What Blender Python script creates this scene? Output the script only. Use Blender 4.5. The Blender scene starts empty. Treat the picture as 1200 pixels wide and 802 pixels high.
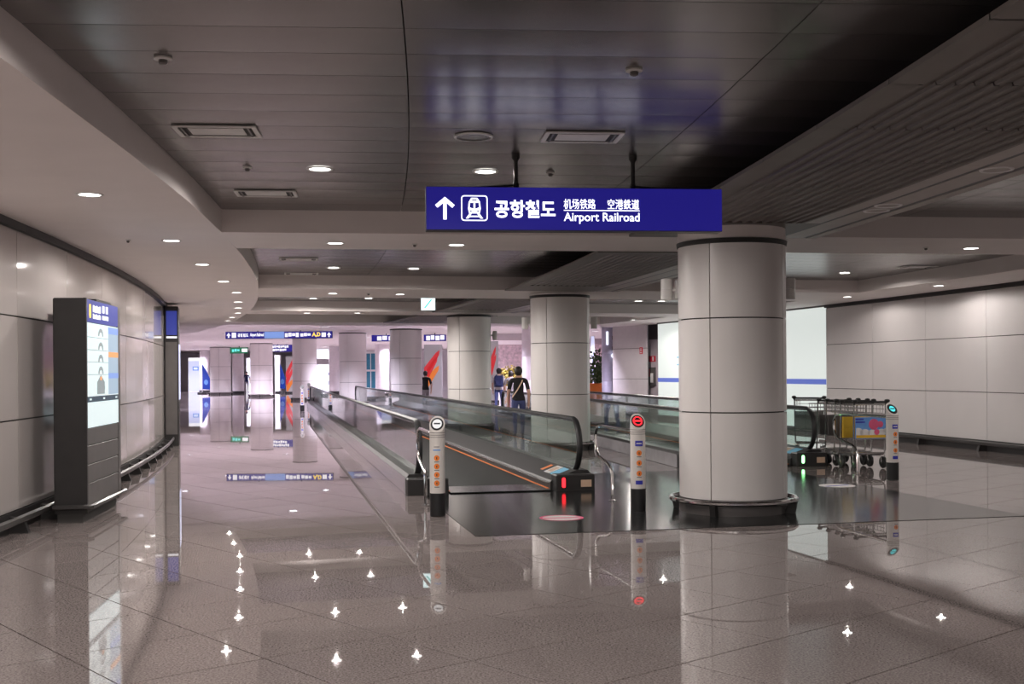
import bpy, bmesh, math, random
from mathutils import Vector, Matrix
random.seed(7)
sc = bpy.context.scene
COL = sc.collection
PI = math.pi

# ------------------------------------------------------------------ camera
EYE, FPX, HX, HY, ROLL = 1.55, 1350.0, 600.0, 436.0, math.radians(0.42)
cd = bpy.data.cameras.new('camera')
cd.sensor_width = 36.0
cd.lens = 36.0 * FPX / 1200.0
cd.shift_y = (HY - 401.0) / 1200.0
cd.clip_start, cd.clip_end = 0.05, 500
cam = bpy.data.objects.new('camera', cd)
COL.objects.link(cam)
cam.matrix_world = Matrix.Translation((0, 0, EYE)) @ Matrix.Rotation(PI / 2, 4, 'X') @ Matrix.Rotation(-ROLL, 4, 'Z')
sc.camera = cam

# ------------------------------------------------------------------ world, exposure
W = bpy.data.worlds.new('world')
sc.world = W
W.use_nodes = True
W.node_tree.nodes['Background'].inputs[0].default_value = (0.62, 0.58, 0.66, 1)
W.node_tree.nodes['Background'].inputs[1].default_value = 0.6
sc.view_settings.view_transform = 'Standard'
sc.view_settings.look = 'None'
sc.view_settings.exposure = 0.0
sc.view_settings.gamma = 1.0
sc.view_settings.use_curve_mapping = False
SPOT_W = 88.0          # power of one ceiling downlight
DISC_E = 10.0          # glow of its lens
FAR_W = 2300.0         # power of one ceiling lamp of the bright shopping hall beyond
FAR_COL = (0.86, 0.80, 1.0)
SPOT_COL = (1.0, 0.93, 0.88)


def G(px, py, z=0.0):
    """the point of the level plane z that the photograph shows at a pixel"""
    dx, dy = px - HX, py - HY
    c, s = math.cos(ROLL), math.sin(ROLL)
    ux, uy = dx * c - dy * s, dy * c + dx * s
    Y = (EYE - z) * FPX / uy
    return Vector((ux * Y / FPX, Y, z))


def D(px, Y, z=0.0):
    """the point straight ahead along a picture column at distance Y"""
    return Vector(((px - HX) * Y / FPX, Y, z))


# the hall is an arc around this centre
CX, CY = -110.0, -1.4
R_WALL_L, R_SOF_L, R_RIB_A, R_RIB_B, R_TRO, R_SOF_R, R_WALL_R = 105.8, 107.75, 112.3, 114.05, 114.5, 119.6, 121.1
Z_SOF, Z_COF, Z_RIB, Z_FAR = 3.10, 3.35, 3.085, 3.60
BAYS = [(-11.0, -7.2), (-6.2, -2.4), (-1.4, 1.7), (2.6, 7.46), (8.33, 11.93), (13.22, 15.97), (16.84, 19.24)]
TH_END = 20.2


def PL(R, th, z=0.0):
    a = math.radians(th)
    return Vector((CX + R * math.cos(a), CY + R * math.sin(a), z))


# ------------------------------------------------------------------ materials
def mat(name, col, rough=0.5, metal=0.0, spec=0.5, emit=None, estr=0.0, var=0.06, scale=6.0, coat=0.0, bump=0.0, bscale=40.0, objvar=0.0, stretch=None):
    m = bpy.data.materials.new(name)
    m.use_nodes = True
    nt = m.node_tree
    b = nt.nodes['Principled BSDF']
    b.inputs['Roughness'].default_value = rough
    b.inputs['Metallic'].default_value = metal
    b.inputs['Specular IOR Level'].default_value = spec
    if coat:
        b.inputs['Coat Weight'].default_value = coat
        b.inputs['Coat Roughness'].default_value = 0.06
    geo = nt.nodes.new('ShaderNodeNewGeometry')
    mp = nt.nodes.new('ShaderNodeMapping')
    nt.links.new(geo.outputs['Position'], mp.inputs['Vector'])
    if stretch:
        mp.inputs['Scale'].default_value = stretch
    nz = nt.nodes.new('ShaderNodeTexNoise')
    nz.inputs['Scale'].default_value = scale
    nz.inputs['Detail'].default_value = 4
    nt.links.new(mp.outputs['Vector'], nz.inputs['Vector'])
    rp = nt.nodes.new('ShaderNodeValToRGB')
    e = rp.color_ramp.elements
    e[0].position, e[1].position = 0.3, 0.7
    e[0].color = tuple(max(0, c * (1 - var)) for c in col) + (1,)
    e[1].color = tuple(min(1, c * (1 + var)) for c in col) + (1,)
    nt.links.new(nz.outputs['Fac'], rp.inputs['Fac'])
    out = rp.outputs['Color']
    if objvar:
        oi = nt.nodes.new('ShaderNodeObjectInfo')
        mr = nt.nodes.new('ShaderNodeMapRange')
        mr.inputs['To Min'].default_value = 1 - objvar
        mr.inputs['To Max'].default_value = 1 + objvar
        nt.links.new(oi.outputs['Random'], mr.inputs['Value'])
        hs = nt.nodes.new('ShaderNodeHueSaturation')
        nt.links.new(mr.outputs['Result'], hs.inputs['Value'])
        nt.links.new(out, hs.inputs['Color'])
        out = hs.outputs['Color']
    nt.links.new(out, b.inputs['Base Color'])
    if bump:
        bz = nt.nodes.new('ShaderNodeTexNoise')
        bz.inputs['Scale'].default_value = bscale
        nt.links.new(mp.outputs['Vector'], bz.inputs['Vector'])
        bp = nt.nodes.new('ShaderNodeBump')
        bp.inputs['Strength'].default_value = bump
        bp.inputs['Distance'].default_value = 0.01
        nt.links.new(bz.outputs['Fac'], bp.inputs['Height'])
        nt.links.new(bp.outputs['Normal'], b.inputs['Normal'])
    if emit:
        b.inputs['Emission Color'].default_value = tuple(emit) + (1,)
        b.inputs['Emission Strength'].default_value = estr
    return m


def granite(name, base, dark, light, rough, objvar=0.03, sp=150.0):
    m = mat(name, base, rough, var=0.05, scale=0.6, objvar=objvar)
    nt = m.node_tree
    b = nt.nodes['Principled BSDF']
    src = b.inputs['Base Color'].links[0].from_socket
    geo = [n for n in nt.nodes if n.type == 'NEW_GEOMETRY'][0]
    for sc_, lo, hi, c in ((sp, 0.36, 0.56, dark), (sp * 0.8, 0.54, 0.70, light)):
        nz = nt.nodes.new('ShaderNodeTexNoise')
        nz.inputs['Scale'].default_value = sc_
        nz.inputs['Detail'].default_value = 2
        nt.links.new(geo.outputs['Position'], nz.inputs['Vector'])
        mr = nt.nodes.new('ShaderNodeMapRange')
        mr.inputs['From Min'].default_value, mr.inputs['From Max'].default_value = lo, hi
        if c is dark:
            mr.inputs['To Min'].default_value, mr.inputs['To Max'].default_value = 0.85, 0.0
        else:
            mr.inputs['To Min'].default_value, mr.inputs['To Max'].default_value = 0.0, 0.6
        nt.links.new(nz.outputs['Fac'], mr.inputs['Value'])
        mx = nt.nodes.new('ShaderNodeMix')
        mx.data_type = 'RGBA'
        nt.links.new(mr.outputs['Result'], mx.inputs[0])
        nt.links.new(src, mx.inputs[6])
        mx.inputs[7].default_value = c + (1,)
        src = mx.outputs[2]
    nt.links.new(src, b.inputs['Base Color'])
    return m


def glass(name, tint, refl=0.04, rough=0.02):
    m = bpy.data.materials.new(name)
    m.use_nodes = True
    nt = m.node_tree
    nt.nodes.remove(nt.nodes['Principled BSDF'])
    out = nt.nodes['Material Output']
    tr = nt.nodes.new('ShaderNodeBsdfTransparent')
    tr.inputs['Color'].default_value = tint + (1,)
    gl = nt.nodes.new('ShaderNodeBsdfGlossy')
    gl.inputs['Roughness'].default_value = rough
    lw = nt.nodes.new('ShaderNodeLayerWeight')
    lw.inputs['Blend'].default_value = 0.5
    pw = nt.nodes.new('ShaderNodeMath')
    pw.operation = 'POWER'
    pw.inputs[1].default_value = 4.0
    nt.links.new(lw.outputs['Facing'], pw.inputs[0])
    fr = nt.nodes.new('ShaderNodeMapRange')
    fr.inputs['To Min'].default_value = refl
    fr.inputs['To Max'].default_value = 0.9
    nt.links.new(pw.outputs[0], fr.inputs['Value'])
    mx = nt.nodes.new('ShaderNodeMixShader')
    nt.links.new(fr.outputs[0], mx.inputs[0])
    nt.links.new(tr.outputs[0], mx.inputs[1])
    nt.links.new(gl.outputs[0], mx.inputs[2])
    nt.links.new(mx.outputs[0], out.inputs['Surface'])
    return m


M = {}
M['tile'] = granite('tile', (0.300, 0.258, 0.248), (0.115, 0.094, 0.090), (0.48, 0.42, 0.41), 0.014, sp=85.0)
M['tile'].node_tree.nodes['Principled BSDF'].inputs['Specular IOR Level'].default_value = 0.38
M['grout'] = mat('grout', (0.05, 0.045, 0.042), 0.7)
M['landing'] = granite('landing', (0.020, 0.021, 0.021), (0.010, 0.010, 0.010), (0.035, 0.035, 0.035), 0.13, 0.0)
M['landing'].node_tree.nodes['Principled BSDF'].inputs['Specular IOR Level'].default_value = 0.16
M['soffit'] = mat('soffit', (0.80, 0.735, 0.715), 0.6, var=0.02, scale=2)
M['plank'] = mat('plank', (0.195, 0.18, 0.176), 0.25, metal=0.62, var=0.04, scale=3, objvar=0.05, stretch=(1, 8, 1))
M['rib'] = mat('rib', (0.155, 0.135, 0.122), 0.5, metal=0.2, var=0.08, scale=3, objvar=0.06)
M['bronze'] = mat('bronze', (0.40, 0.355, 0.33), 0.45, metal=0.2)
M['backing'] = mat('backing', (0.05, 0.047, 0.045), 0.8)
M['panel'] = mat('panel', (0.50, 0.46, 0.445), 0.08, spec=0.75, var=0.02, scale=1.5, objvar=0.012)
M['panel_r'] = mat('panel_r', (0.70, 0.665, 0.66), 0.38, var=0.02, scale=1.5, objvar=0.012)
M['column'] = mat('column', (0.74, 0.705, 0.69), 0.3, var=0.02, scale=1.5, objvar=0.01)
M['seam'] = mat('seam', (0.035, 0.032, 0.03), 0.7)
M['darkmetal'] = mat('darkmetal', (0.034, 0.032, 0.032), 0.45, metal=0.1, spec=0.25)
M['graymetal'] = mat('graymetal', (0.12, 0.11, 0.107), 0.4, metal=0.3)
M['rail'] = mat('rail', (0.07, 0.066, 0.065), 0.3, metal=0.4)
M['steel'] = mat('steel', (0.55, 0.54, 0.54), 0.24, metal=1.0, var=0.05)
M['skirt'] = mat('skirt', (0.42, 0.40, 0.42), 0.2, metal=0.3)
M['chrome'] = mat('chrome', (0.72, 0.70, 0.70), 0.12, metal=1.0, var=0.02)
M['rubber'] = mat('rubber', (0.022, 0.022, 0.023), 0.45)
M['black'] = mat('black', (0.012, 0.012, 0.013), 0.4)
M['belt'] = mat('belt', (0.028, 0.0275, 0.027), 0.6, spec=0.2, var=0.25, scale=20, stretch=(0.6, 6, 1))
M['glass'] = glass('glass', (0.86, 0.94, 0.91))
M['shopglass'] = glass('shopglass', (0.55, 0.72, 0.74))
M['orange'] = mat('orange', (0.85, 0.22, 0.03), 0.5)
M['white'] = mat('white', (0.75, 0.73, 0.72), 0.35, var=0.02)
M['bollard'] = mat('bollard', (0.68, 0.64, 0.61), 0.35, var=0.02)
M['bluelabel'] = mat('bluelabel', (0.03, 0.035, 0.42), 0.5)
M['red'] = mat('red', (0.62, 0.02, 0.05), 0.5)
M['pink'] = mat('pink', (0.70, 0.10, 0.22), 0.5)
M['cyan'] = mat('cyan', (0.16, 0.50, 0.72), 0.5)
M['beige'] = mat('beige', (0.60, 0.42, 0.30), 0.5)
M['skyblue'] = mat('skyblue', (0.14, 0.33, 0.72), 0.5)
M['yellow'] = mat('yellow', (0.75, 0.45, 0.03), 0.5)
M['skin'] = mat('skin', (0.55, 0.33, 0.25), 0.6)
M['hair'] = mat('hair', (0.015, 0.011, 0.010), 0.5)
M['cloth_black'] = mat('cloth_black', (0.012, 0.012, 0.014), 0.9)
M['cloth_navy'] = mat('cloth_navy', (0.015, 0.02, 0.07), 0.9)
M['cloth_gray'] = mat('cloth_gray', (0.20, 0.18, 0.19), 0.9)
M['cloth_white'] = mat('cloth_white', (0.6, 0.56, 0.55), 0.9)
M['cloth_blue'] = mat('cloth_blue', (0.05, 0.06, 0.16), 0.9)
M['leaf'] = mat('leaf', (0.07, 0.12, 0.045), 0.6, var=0.5, scale=12)
M['leaf_y'] = mat('leaf_y', (0.36, 0.28, 0.05), 0.6, var=0.5, scale=12)
M['mauve'] = mat('mauve', (0.50, 0.43, 0.47), 0.6)
M['farwall'] = mat('farwall', (0.66, 0.61, 0.63), 0.4, var=0.03)
M['lilac'] = mat('lilac', (0.52, 0.49, 0.62), 0.3)
M['mosaic'] = mat('mosaic', (0.70, 0.56, 0.60), 0.6, var=0.3, scale=5)
M['lampwhite'] = mat('lampwhite', (0.7, 0.68, 0.66), 0.5)


def emi(name, col, s):
    M[name] = mat(name, tuple(0.3 * min(1.0, c) for c in col), 0.4, emit=col, estr=s, var=0.0)


emi('lens', (1.0, 0.96, 0.92), DISC_E)
emi('sign_blue', (0.035, 0.027, 0.50), 0.34)
emi('sign_white', (0.95, 0.95, 1.0), 1.0)
emi('sign_letter', (0.93, 0.94, 1.0), 2.2)
emi('sign_yellow', (1.0, 0.72, 0.12), 1.1)
emi('screen', (0.80, 0.92, 0.93), 0.80)
emi('screen_gray', (0.40, 0.46, 0.48), 0.55)
emi('screen_blue', (0.45, 0.60, 0.75), 0.65)
emi('screen_blue2', (0.25, 0.40, 0.85), 0.75)
emi('screen_orange', (0.95, 0.42, 0.16), 0.8)
emi('screen_dark', (0.03, 0.06, 0.09), 0.8)
emi('screen_head', (0.05, 0.07, 0.42), 0.55)
emi('frost', (0.86, 0.92, 0.88), 0.72)
emi('frost_blue', (0.15, 0.22, 0.75), 0.55)
emi('led_red', (1.0, 0.02, 0.03), 3.0)
emi('led_green', (0.30, 1.0, 0.35), 5.0)
emi('led_cyan', (0.10, 0.80, 0.85), 1.0)
emi('led_white', (0.95, 0.95, 0.95), 0.7)
emi('exit_white', (0.80, 1.0, 1.0), 1.7)
emi('exit_cyan', (0.15, 0.75, 0.70), 1.0)
emi('exit_green', (0.02, 0.22, 0.10), 0.6)
emi('farlight', (0.88, 0.88, 1.0), 14.0)
emi('lightbox', (0.85, 0.86, 1.0), 1.5)
emi('lightbox2', (0.65, 0.68, 0.95), 0.9)
emi('flag_blue_glow', (0.02, 0.07, 0.55), 0.5)  # flag cloth has no lamp; its brightness is put in as glow
emi('banner_red_glow', (0.85, 0.05, 0.06), 0.45)
emi('banner_orange_glow', (0.95, 0.25, 0.04), 0.5)
emi('banner_white_glow', (0.85, 0.80, 0.85), 0.15)  # banner boards hold no lamp; their lit look is put in as glow


# ------------------------------------------------------------------ mesh helpers
class MB:
    def __init__(s):
        s.v, s.f, s.m, s.sm = [], [], [], []

    def add(s, vs, fs, mi=0, smooth=False):
        o = len(s.v)
        s.v += [tuple(v) for v in vs]
        for f in fs:
            s.f.append([i + o for i in f])
            s.m.append(mi)
            s.sm.append(smooth)
        return s

    def box(s, x0, x1, y0, y1, z0, z1, mi=0):
        return s.add([(x0, y0, z0), (x1, y0, z0), (x1, y1, z0), (x0, y1, z0), (x0, y0, z1), (x1, y0, z1), (x1, y1, z1), (x0, y1, z1)],
                     [(0, 3, 2, 1), (4, 5, 6, 7), (0, 1, 5, 4), (1, 2, 6, 5), (2, 3, 7, 6), (3, 0, 4, 7)], mi)

    def bbox(s, x0, x1, y0, y1, z0, z1, b=0.01, mi=0):
        """box with chamfered vertical and top edges"""
        ring = lambda i, z: [(x0 + b, y0 + i, z), (x1 - b, y0 + i, z), (x1 - i, y0 + b, z), (x1 - i, y1 - b, z), (x1 - b, y1 - i, z), (x0 + b, y1 - i, z), (x0 + i, y1 - b, z), (x0 + i, y0 + b, z)]
        top = [(x0 + b, y0 + b, z1), (x1 - b, y0 + b, z1), (x1 - b, y0 + b, z1), (x1 - b, y1 - b, z1), (x1 - b, y1 - b, z1), (x0 + b, y1 - b, z1), (x0 + b, y1 - b, z1), (x0 + b, y0 + b, z1)]
        vs = ring(0, z0) + ring(0, z1 - b) + top
        fs = [tuple(range(7, -1, -1)), tuple(range(16, 24))]
        for k in range(2):
            for i in range(8):
                j = (i + 1) % 8
                fs.append((k * 8 + i, k * 8 + j, k * 8 + 8 + j, k * 8 + 8 + i))
        return s.add(vs, fs, mi)

    def quad(s, a, b, c, d, mi=0):
        return s.add([a, b, c, d], [(0, 1, 2, 3)], mi)

    def prism(s, poly, axis, a, b, mi=0, smooth=False):
        """poly: 2-D outline; axis 'x','y','z' = extrude direction from a to b"""
        put = {'x': lambda p, t: (t, p[0], p[1]), 'y': lambda p, t: (p[0], t, p[1]), 'z': lambda p, t: (p[0], p[1], t)}[axis]
        n = len(poly)
        s.add([put(p, a) for p in poly] + [put(p, b) for p in poly], [tuple(range(n - 1, -1, -1)), tuple(range(n, 2 * n))], mi)
        s.add([put(p, a) for p in poly] + [put(p, b) for p in poly], [(i, (i + 1) % n, n + (i + 1) % n, n + i) for i in range(n)], mi, smooth)
        return s

    def tube(s, path, r, seg=8, closed=False, mi=0, flat=None):
        pts = [Vector(p) for p in path]
        n = len(pts)
        vs, fs = [], []
        up = None
        for i, p in enumerate(pts):
            if closed:
                t = pts[(i + 1) % n] - pts[i - 1]
            else:
                t = pts[min(i + 1, n - 1)] - pts[max(i - 1, 0)]
            t.normalize()
            if up is None:
                up = Vector((0, 0, 1)) if abs(t.z) < 0.9 else Vector((1, 0, 0))
            a = t.cross(up)
            if a.length < 1e-4:
                a = t.cross(Vector((1, 0.3, 0)))
            a.normalize()
            b = a.cross(t).normalized()
            up = b
            rr = r[i] if isinstance(r, (list, tuple)) else r
            fa, fb = flat if flat else (1, 1)
            for k in range(seg):
                an = 2 * PI * (k + 0.5) / seg
                vs.append(p + a * (math.cos(an) * rr * fa) + b * (math.sin(an) * rr * fb))
        m = n if closed else n - 1
        for i in range(m):
            for k in range(seg):
                j = (i + 1) % n
                fs.append((i * seg + k, i * seg + (k + 1) % seg, j * seg + (k + 1) % seg, j * seg + k))
        s.add(vs, fs, mi, True)
        if not closed:
            s.add(vs[:seg], [tuple(range(seg - 1, -1, -1))], mi)
            s.add(vs[-seg:], [tuple(range(seg))], mi)
        return s

    def lathe(s, prof, seg=24, mi=0, ox=0, oy=0, smooth=True):
        n = len(prof)
        vs, fs = [], []
        for k in range(seg):
            a = 2 * PI * k / seg
            for r, z in prof:
                vs.append((ox + r * math.cos(a), oy + r * math.sin(a), z))
        for k in range(seg):
            j = (k + 1) % seg
            for i in range(n - 1):
                fs.append((k * n + i, j * n + i, j * n + i + 1, k * n + i + 1))
        return s.add(vs, fs, mi, smooth)

    def sector(s, r0, r1, t0, t1, z0, z1, seg=1, mi=0):
        """a solid piece of arc, angles in degrees about the local origin"""
        vs, fs = [], []
        for k in range(seg + 1):
            a = math.radians(t0 + (t1 - t0) * k / seg)
            c, q = math.cos(a), math.sin(a)
            vs += [(r0 * c, r0 * q, z0), (r1 * c, r1 * q, z0), (r1 * c, r1 * q, z1), (r0 * c, r0 * q, z1)]
        for k in range(seg):
            o, p = 4 * k, 4 * k + 4
            fs += [(o, o + 1, p + 1, p)[::-1], (o + 3, o + 2, p + 2, p + 3), (o, p, p + 3, o + 3)[::-1], (o + 1, o + 2, p + 2, p + 1)[::-1]]
        fs += [(0, 1, 2, 3), (4 * seg + 3, 4 * seg + 2, 4 * seg + 1, 4 * seg)]
        return s.add(vs, fs, mi)

    def data(s, name, mats):
        me = bpy.data.meshes.new(name)
        me.from_pydata(s.v, [], s.f)
        for m in (mats if isinstance(mats, (list, tuple)) else [mats]):
            me.materials.append(M[m] if isinstance(m, str) else m)
        for p, mi, sm in zip(me.polygons, s.m, s.sm):
            p.material_index = mi
            p.use_smooth = sm
        bm = bmesh.new()
        bm.from_mesh(me)
        bmesh.ops.recalc_face_normals(bm, faces=bm.faces)
        bm.to_mesh(me)
        bm.free()
        if any(s.sm):
            me.set_sharp_from_angle(angle=math.radians(38))
        me.update()
        return me

    def build(s, name, mats, parent=None, loc=(0, 0, 0), rz=0.0):
        return link(name, s.data(name, mats), parent, loc, rz)


def link(name, me, parent=None, loc=(0, 0, 0), rz=0.0):
    o = bpy.data.objects.new(name, me)
    COL.objects.link(o)
    o.parent = parent
    o.location = loc
    o.rotation_euler = (0, 0, rz)
    return o


def thing(name, label, cat, loc=(0, 0, 0), rz=0.0, group=None):
    o = link(name, None, None, loc, rz)
    return tag(o, label, cat, group)


def tag(o, label, cat, group=None):
    o['label'] = label
    o['category'] = cat
    if group:
        o['group'] = group
    return o


def struct(o):
    o['kind'] = 'structure'
    return o


def copy_tree(o, parent=None):
    c = o.copy()
    COL.objects.link(c)
    c.parent = parent
    for ch in list(o.children):
        copy_tree(ch, c)
    return c


def text(name, body, size, matname, parent, loc, rot=(PI / 2, 0, 0), bold=0.0, width=None, height=None, extr=0.0015, align='LEFT', spacing=1.0):
    cu = bpy.data.curves.new(name, 'FONT')
    cu.body = body
    cu.size = size
    cu.offset = bold
    cu.extrude = extr
    cu.space_character = spacing
    cu.align_x = align
    cu.resolution_u = 3
    t = bpy.data.objects.new(name, cu)
    COL.objects.link(t)
    dg = bpy.context.evaluated_depsgraph_get()
    me = bpy.data.meshes.new_from_object(t.evaluated_get(dg))
    bpy.data.objects.remove(t)
    me.materials.clear()
    me.materials.append(M[matname])
    if len(me.vertices):
        xs = [v.co.x for v in me.vertices]
        ys = [v.co.y for v in me.vertices]
        sx = width / (max(xs) - min(xs)) if width else 1
        sy = height / (max(ys) - min(ys)) if height else sx
        for v in me.vertices:
            v.co.x = (v.co.x - (min(xs) if width else 0)) * sx
            v.co.y = (v.co.y - (min(ys) if height else 0)) * sy
    o = link(name, me, parent, loc)
    o.rotation_euler = rot
    return o


ORD = ['nearest', 'second nearest', 'third nearest', 'fourth nearest', 'fifth nearest', 'sixth nearest', 'seventh nearest', 'eighth nearest', 'ninth nearest', 'tenth nearest', 'eleventh nearest', 'twelfth nearest']

# ================================================================== FLOOR
floor = struct(MB().box(-75, 45, -24, 125, -0.20, -0.008).build('floor', 'grout'))
A1 = math.radians(40.7)
d1 = Vector((-math.sin(A1), math.cos(A1)))
d2 = Vector((math.cos(A1), math.sin(A1)))
T = 0.8
cells = []
for i in range(-60, 90):
    for j in range(-60, 90):
        a, b = 3.057 + T * (i + 0.5), 4.036 + T * (j + 0.5)
        p = d2 * a + d1 * b
        x, y = p.x, p.y
        if y < -4 or y > 50 or abs(x) > 22:
            continue
        if y < 4.5:
            vis = 0
        else:
            px = HX + x * FPX / y
            vis = 1.0 / (y * y) if -70 < px < 1270 and y > 5.2 and math.hypot(x - CX, y - CY) > R_WALL_L else 0
            if y > 11.2 and 520 < px < 1000 and vis:
                vis *= 0.3
        if vis or (abs(x) < 0.6 * abs(y) + 4):
            cells.append((vis, x, y))
cells.sort(reverse=True)
h = T / 2 - 0.0045
tile_me = MB().box(-h, h, -h, h, -0.0075, 0.0).data('tile', 'tile')
near = [c for c in cells[:300]]
for v, x, y in near:
    link('tile', tile_me, floor, (x, y, 0), A1)
mb = MB()
ca, sa = math.cos(A1), math.sin(A1)
for v, x, y in cells[300:]:
    q = [(x + u * ca - w * sa, y + u * sa + w * ca) for u, w in ((-h, -h), (h, -h), (h, h), (-h, h))]
    mb.add([(a, b, -0.0075) for a, b in q] + [(a, b, 0.0) for a, b in q], [(4, 5, 6, 7), (0, 1, 5, 4), (1, 2, 6, 5), (2, 3, 7, 6), (3, 0, 4, 7)])
o = mb.build('tile_field', 'tile', floor)
o['kind'] = 'stuff'
mb = MB()
mb.box(-75, 45, 49, 125, -0.003, -0.0005)
mb.build('far_paving', 'tile', floor)

# dark stone landing of the moving walkways (walkway A frame)
VA = Vector((-0.21, 1.0)).normalized()
UA = Vector((VA.y, -VA.x))
RZA = math.atan2(UA.y, UA.x)
LO = Vector((-0.354, 10.85, 0))
landing = MB()
landing.box(0, 5.85, 0.0, 6.2, -0.003, 0.004)
fl = struct(landing.build('floor_landing', 'landing', None, LO, RZA))

# ================================================================== CEILING
mb = MB()
TH0 = -11.0
mb.sector(R_WALL_L - 0.3, R_SOF_L, TH0, 26, Z_SOF, 3.42, 30)
mb.sector(R_SOF_R, R_WALL_R + 0.4, TH0, TH_END, Z_SOF, 3.42, 24)
prev = TH0
edges = []
for a, b in BAYS + [(TH_END, None)]:
    if a - prev > 0.01:
        mb.sector(R_SOF_L, R_SOF_R, prev, a, Z_SOF, 3.42, 1)
    prev = b
mb.sector(R_WALL_L - 0.3, R_WALL_R + 0.4, TH0, TH_END, 3.43, 3.6, 24, 1)
ceiling = struct(mb.build('ceiling', ['soffit', 'backing'], None, (CX, CY, 0)))


def plank_rows(a, b):
    n = max(1, round(math.radians(b - a) * 110 / 0.5))
    return n, (b - a) / n


plank_cache = {}


def plank(r0, r1, dt):
    k = (r0, r1, round(dt, 3))
    if k not in plank_cache:
        g = 0.0035
        m = MB()
        gt = math.degrees(g / 110)
        # gently crowned along its width
        vs, n = [], 4
        for i in range(n + 1):
            t = math.radians(gt + (dt - 2 * gt) * i / n)
            u = 2.0 * i / n - 1
            z = Z_COF - 0.003 * (1 - u * u)
            for r in (r0 + g, r1 - g):
                vs.append((r * math.cos(t), r * math.sin(t), z))
        for i in range(n + 1):
            vs += [(vs[2 * i][0], vs[2 * i][1], Z_COF + 0.02), (vs[2 * i + 1][0], vs[2 * i + 1][1], Z_COF + 0.02)]
        o = 2 * n + 2
        fs = [(2 * i, 2 * i + 1, 2 * i + 3, 2 * i + 2) for i in range(n)]
        m.add(vs, fs, 0, True)
        m.add(vs, [(0, 1, o + 1, o), (2 * n, 2 * n + 1, o + 2 * n + 1, o + 2 * n)] + [(2 * i, 2 * i + 2, o + 2 * i + 2, o + 2 * i) for i in range(n)] + [(2 * i + 1, 2 * i + 3, o + 2 * i + 3, o + 2 * i + 1) for i in range(n)])
        plank_cache[k] = m.data('ceiling_plank', 'plank')
    return plank_cache[k]


for bi, (a, b) in enumerate(BAYS):
    n, dt = plank_rows(a, b)
    if bi < 2:
        n, dt = max(1, n // 4), (b - a) / max(1, n // 4)
    cols = [(R_SOF_L, 109.7), (109.7, 111.75), (111.75, 112.9)]
    cols += [(113.6, 115.6), (115.6, 117.6), (117.6, R_SOF_R)]
    for i in range(n):
        for r0, r1 in cols:
            link('ceiling_plank', plank(r0, r1, dt), ceiling, (0, 0, 0), math.radians(a + i * dt))
# ribbed strip over the columns, one run per bay, panels of about 1.1 m
rib_cache = {}


def rib_panel(dt):
    k = round(dt, 3)
    if k in rib_cache:
        return rib_cache[k]
    m = MB()
    prof = [(R_RIB_A, Z_RIB + 0.03), (R_RIB_A, Z_RIB), (R_RIB_A + 0.16, Z_RIB)]
    nr = 13
    w = (R_RIB_B - 0.20 - (R_RIB_A + 0.16)) / nr
    for i in range(nr):
        r = R_RIB_A + 0.16 + i * w
        prof += [(r + 0.30 * w, Z_RIB), (r + 0.36 * w, Z_RIB + 0.018), (r + 0.94 * w, Z_RIB + 0.018), (r + w, Z_RIB)]
    prof += [(R_RIB_B - 0.17, Z_RIB), (R_RIB_B - 0.17, Z_RIB + 0.03)]
    g = math.degrees(0.007 / 113)
    n = len(prof)
    vs = []
    for t in (g, dt - g):
        a = math.radians(t)
        vs += [(r * math.cos(a), r * math.sin(a), z) for r, z in prof]
    m.add(vs, [(i, i + 1, n + i + 1, n + i) for i in range(n - 1)])
    m.add([vs[0], vs[n - 1], vs[2 * n - 1], vs[n]], [(0, 1, 2, 3)])
    rib_cache[k] = m.data('ribbed_panel', 'rib')
    return rib_cache[k]


for bi, (a, b) in enumerate(BAYS):
    a1, b1 = a + 0.12, b - 0.66
    n = max(1, round(math.radians(b1 - a1) * 113 / 1.15))
    dt = (b1 - a1) / n
    for i in range(n):
        link('ribbed_panel', rib_panel(dt), ceiling, (0, 0, 0), math.radians(a1 + i * dt))
    for t0, t1 in ((a, a1), (b1, b)):
        MB().sector(R_RIB_A, R_RIB_B, t0 + 0.003, t1 - 0.003, Z_RIB, Z_RIB + 0.03, 1).build('end_panel', 'rib', ceiling)
    m = MB()
    m.sector(R_RIB_B + 0.05, R_RIB_B + 0.31, a, b, Z_RIB + 0.002, 3.16, 4)
    m.sector(R_RIB_B + 0.36, R_TRO + 0.03, a, b, Z_RIB - 0.003, 3.16, 4)
    m.sector(R_RIB_B - 0.165, R_RIB_B, a1, b1, Z_RIB + 0.001, 3.16, 4)
    m.build('light_trough', 'bronze', ceiling)
    m = MB()
    m.sector(R_RIB_B + 0.001, R_RIB_B + 0.049, a, b, Z_RIB + 0.005, 3.15, 4)
    m.sector(R_RIB_B + 0.311, R_RIB_B + 0.359, a, b, Z_RIB + 0.003, 3.15, 4)
    m.build('groove_shade', 'black', ceiling)  # black strips stand in for the shade in the trough grooves
# high ceiling of the shopping hall beyond
mb = MB()
mb.box(-75, 45, 38.6, 125, Z_FAR, Z_FAR + 0.15)
far_ceiling = struct(mb.build('ceiling_hall', 'soffit'))
# radial dropped edge between the two ceilings
mb = MB()
mb.sector(R_WALL_L - 0.3, R_WALL_R + 0.4, TH_END - 0.02, TH_END + 0.15, 3.1, 3.62, 1)
struct(mb.build('trim_ceiling_edge', 'soffit', None, (CX, CY, 0)))

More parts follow.
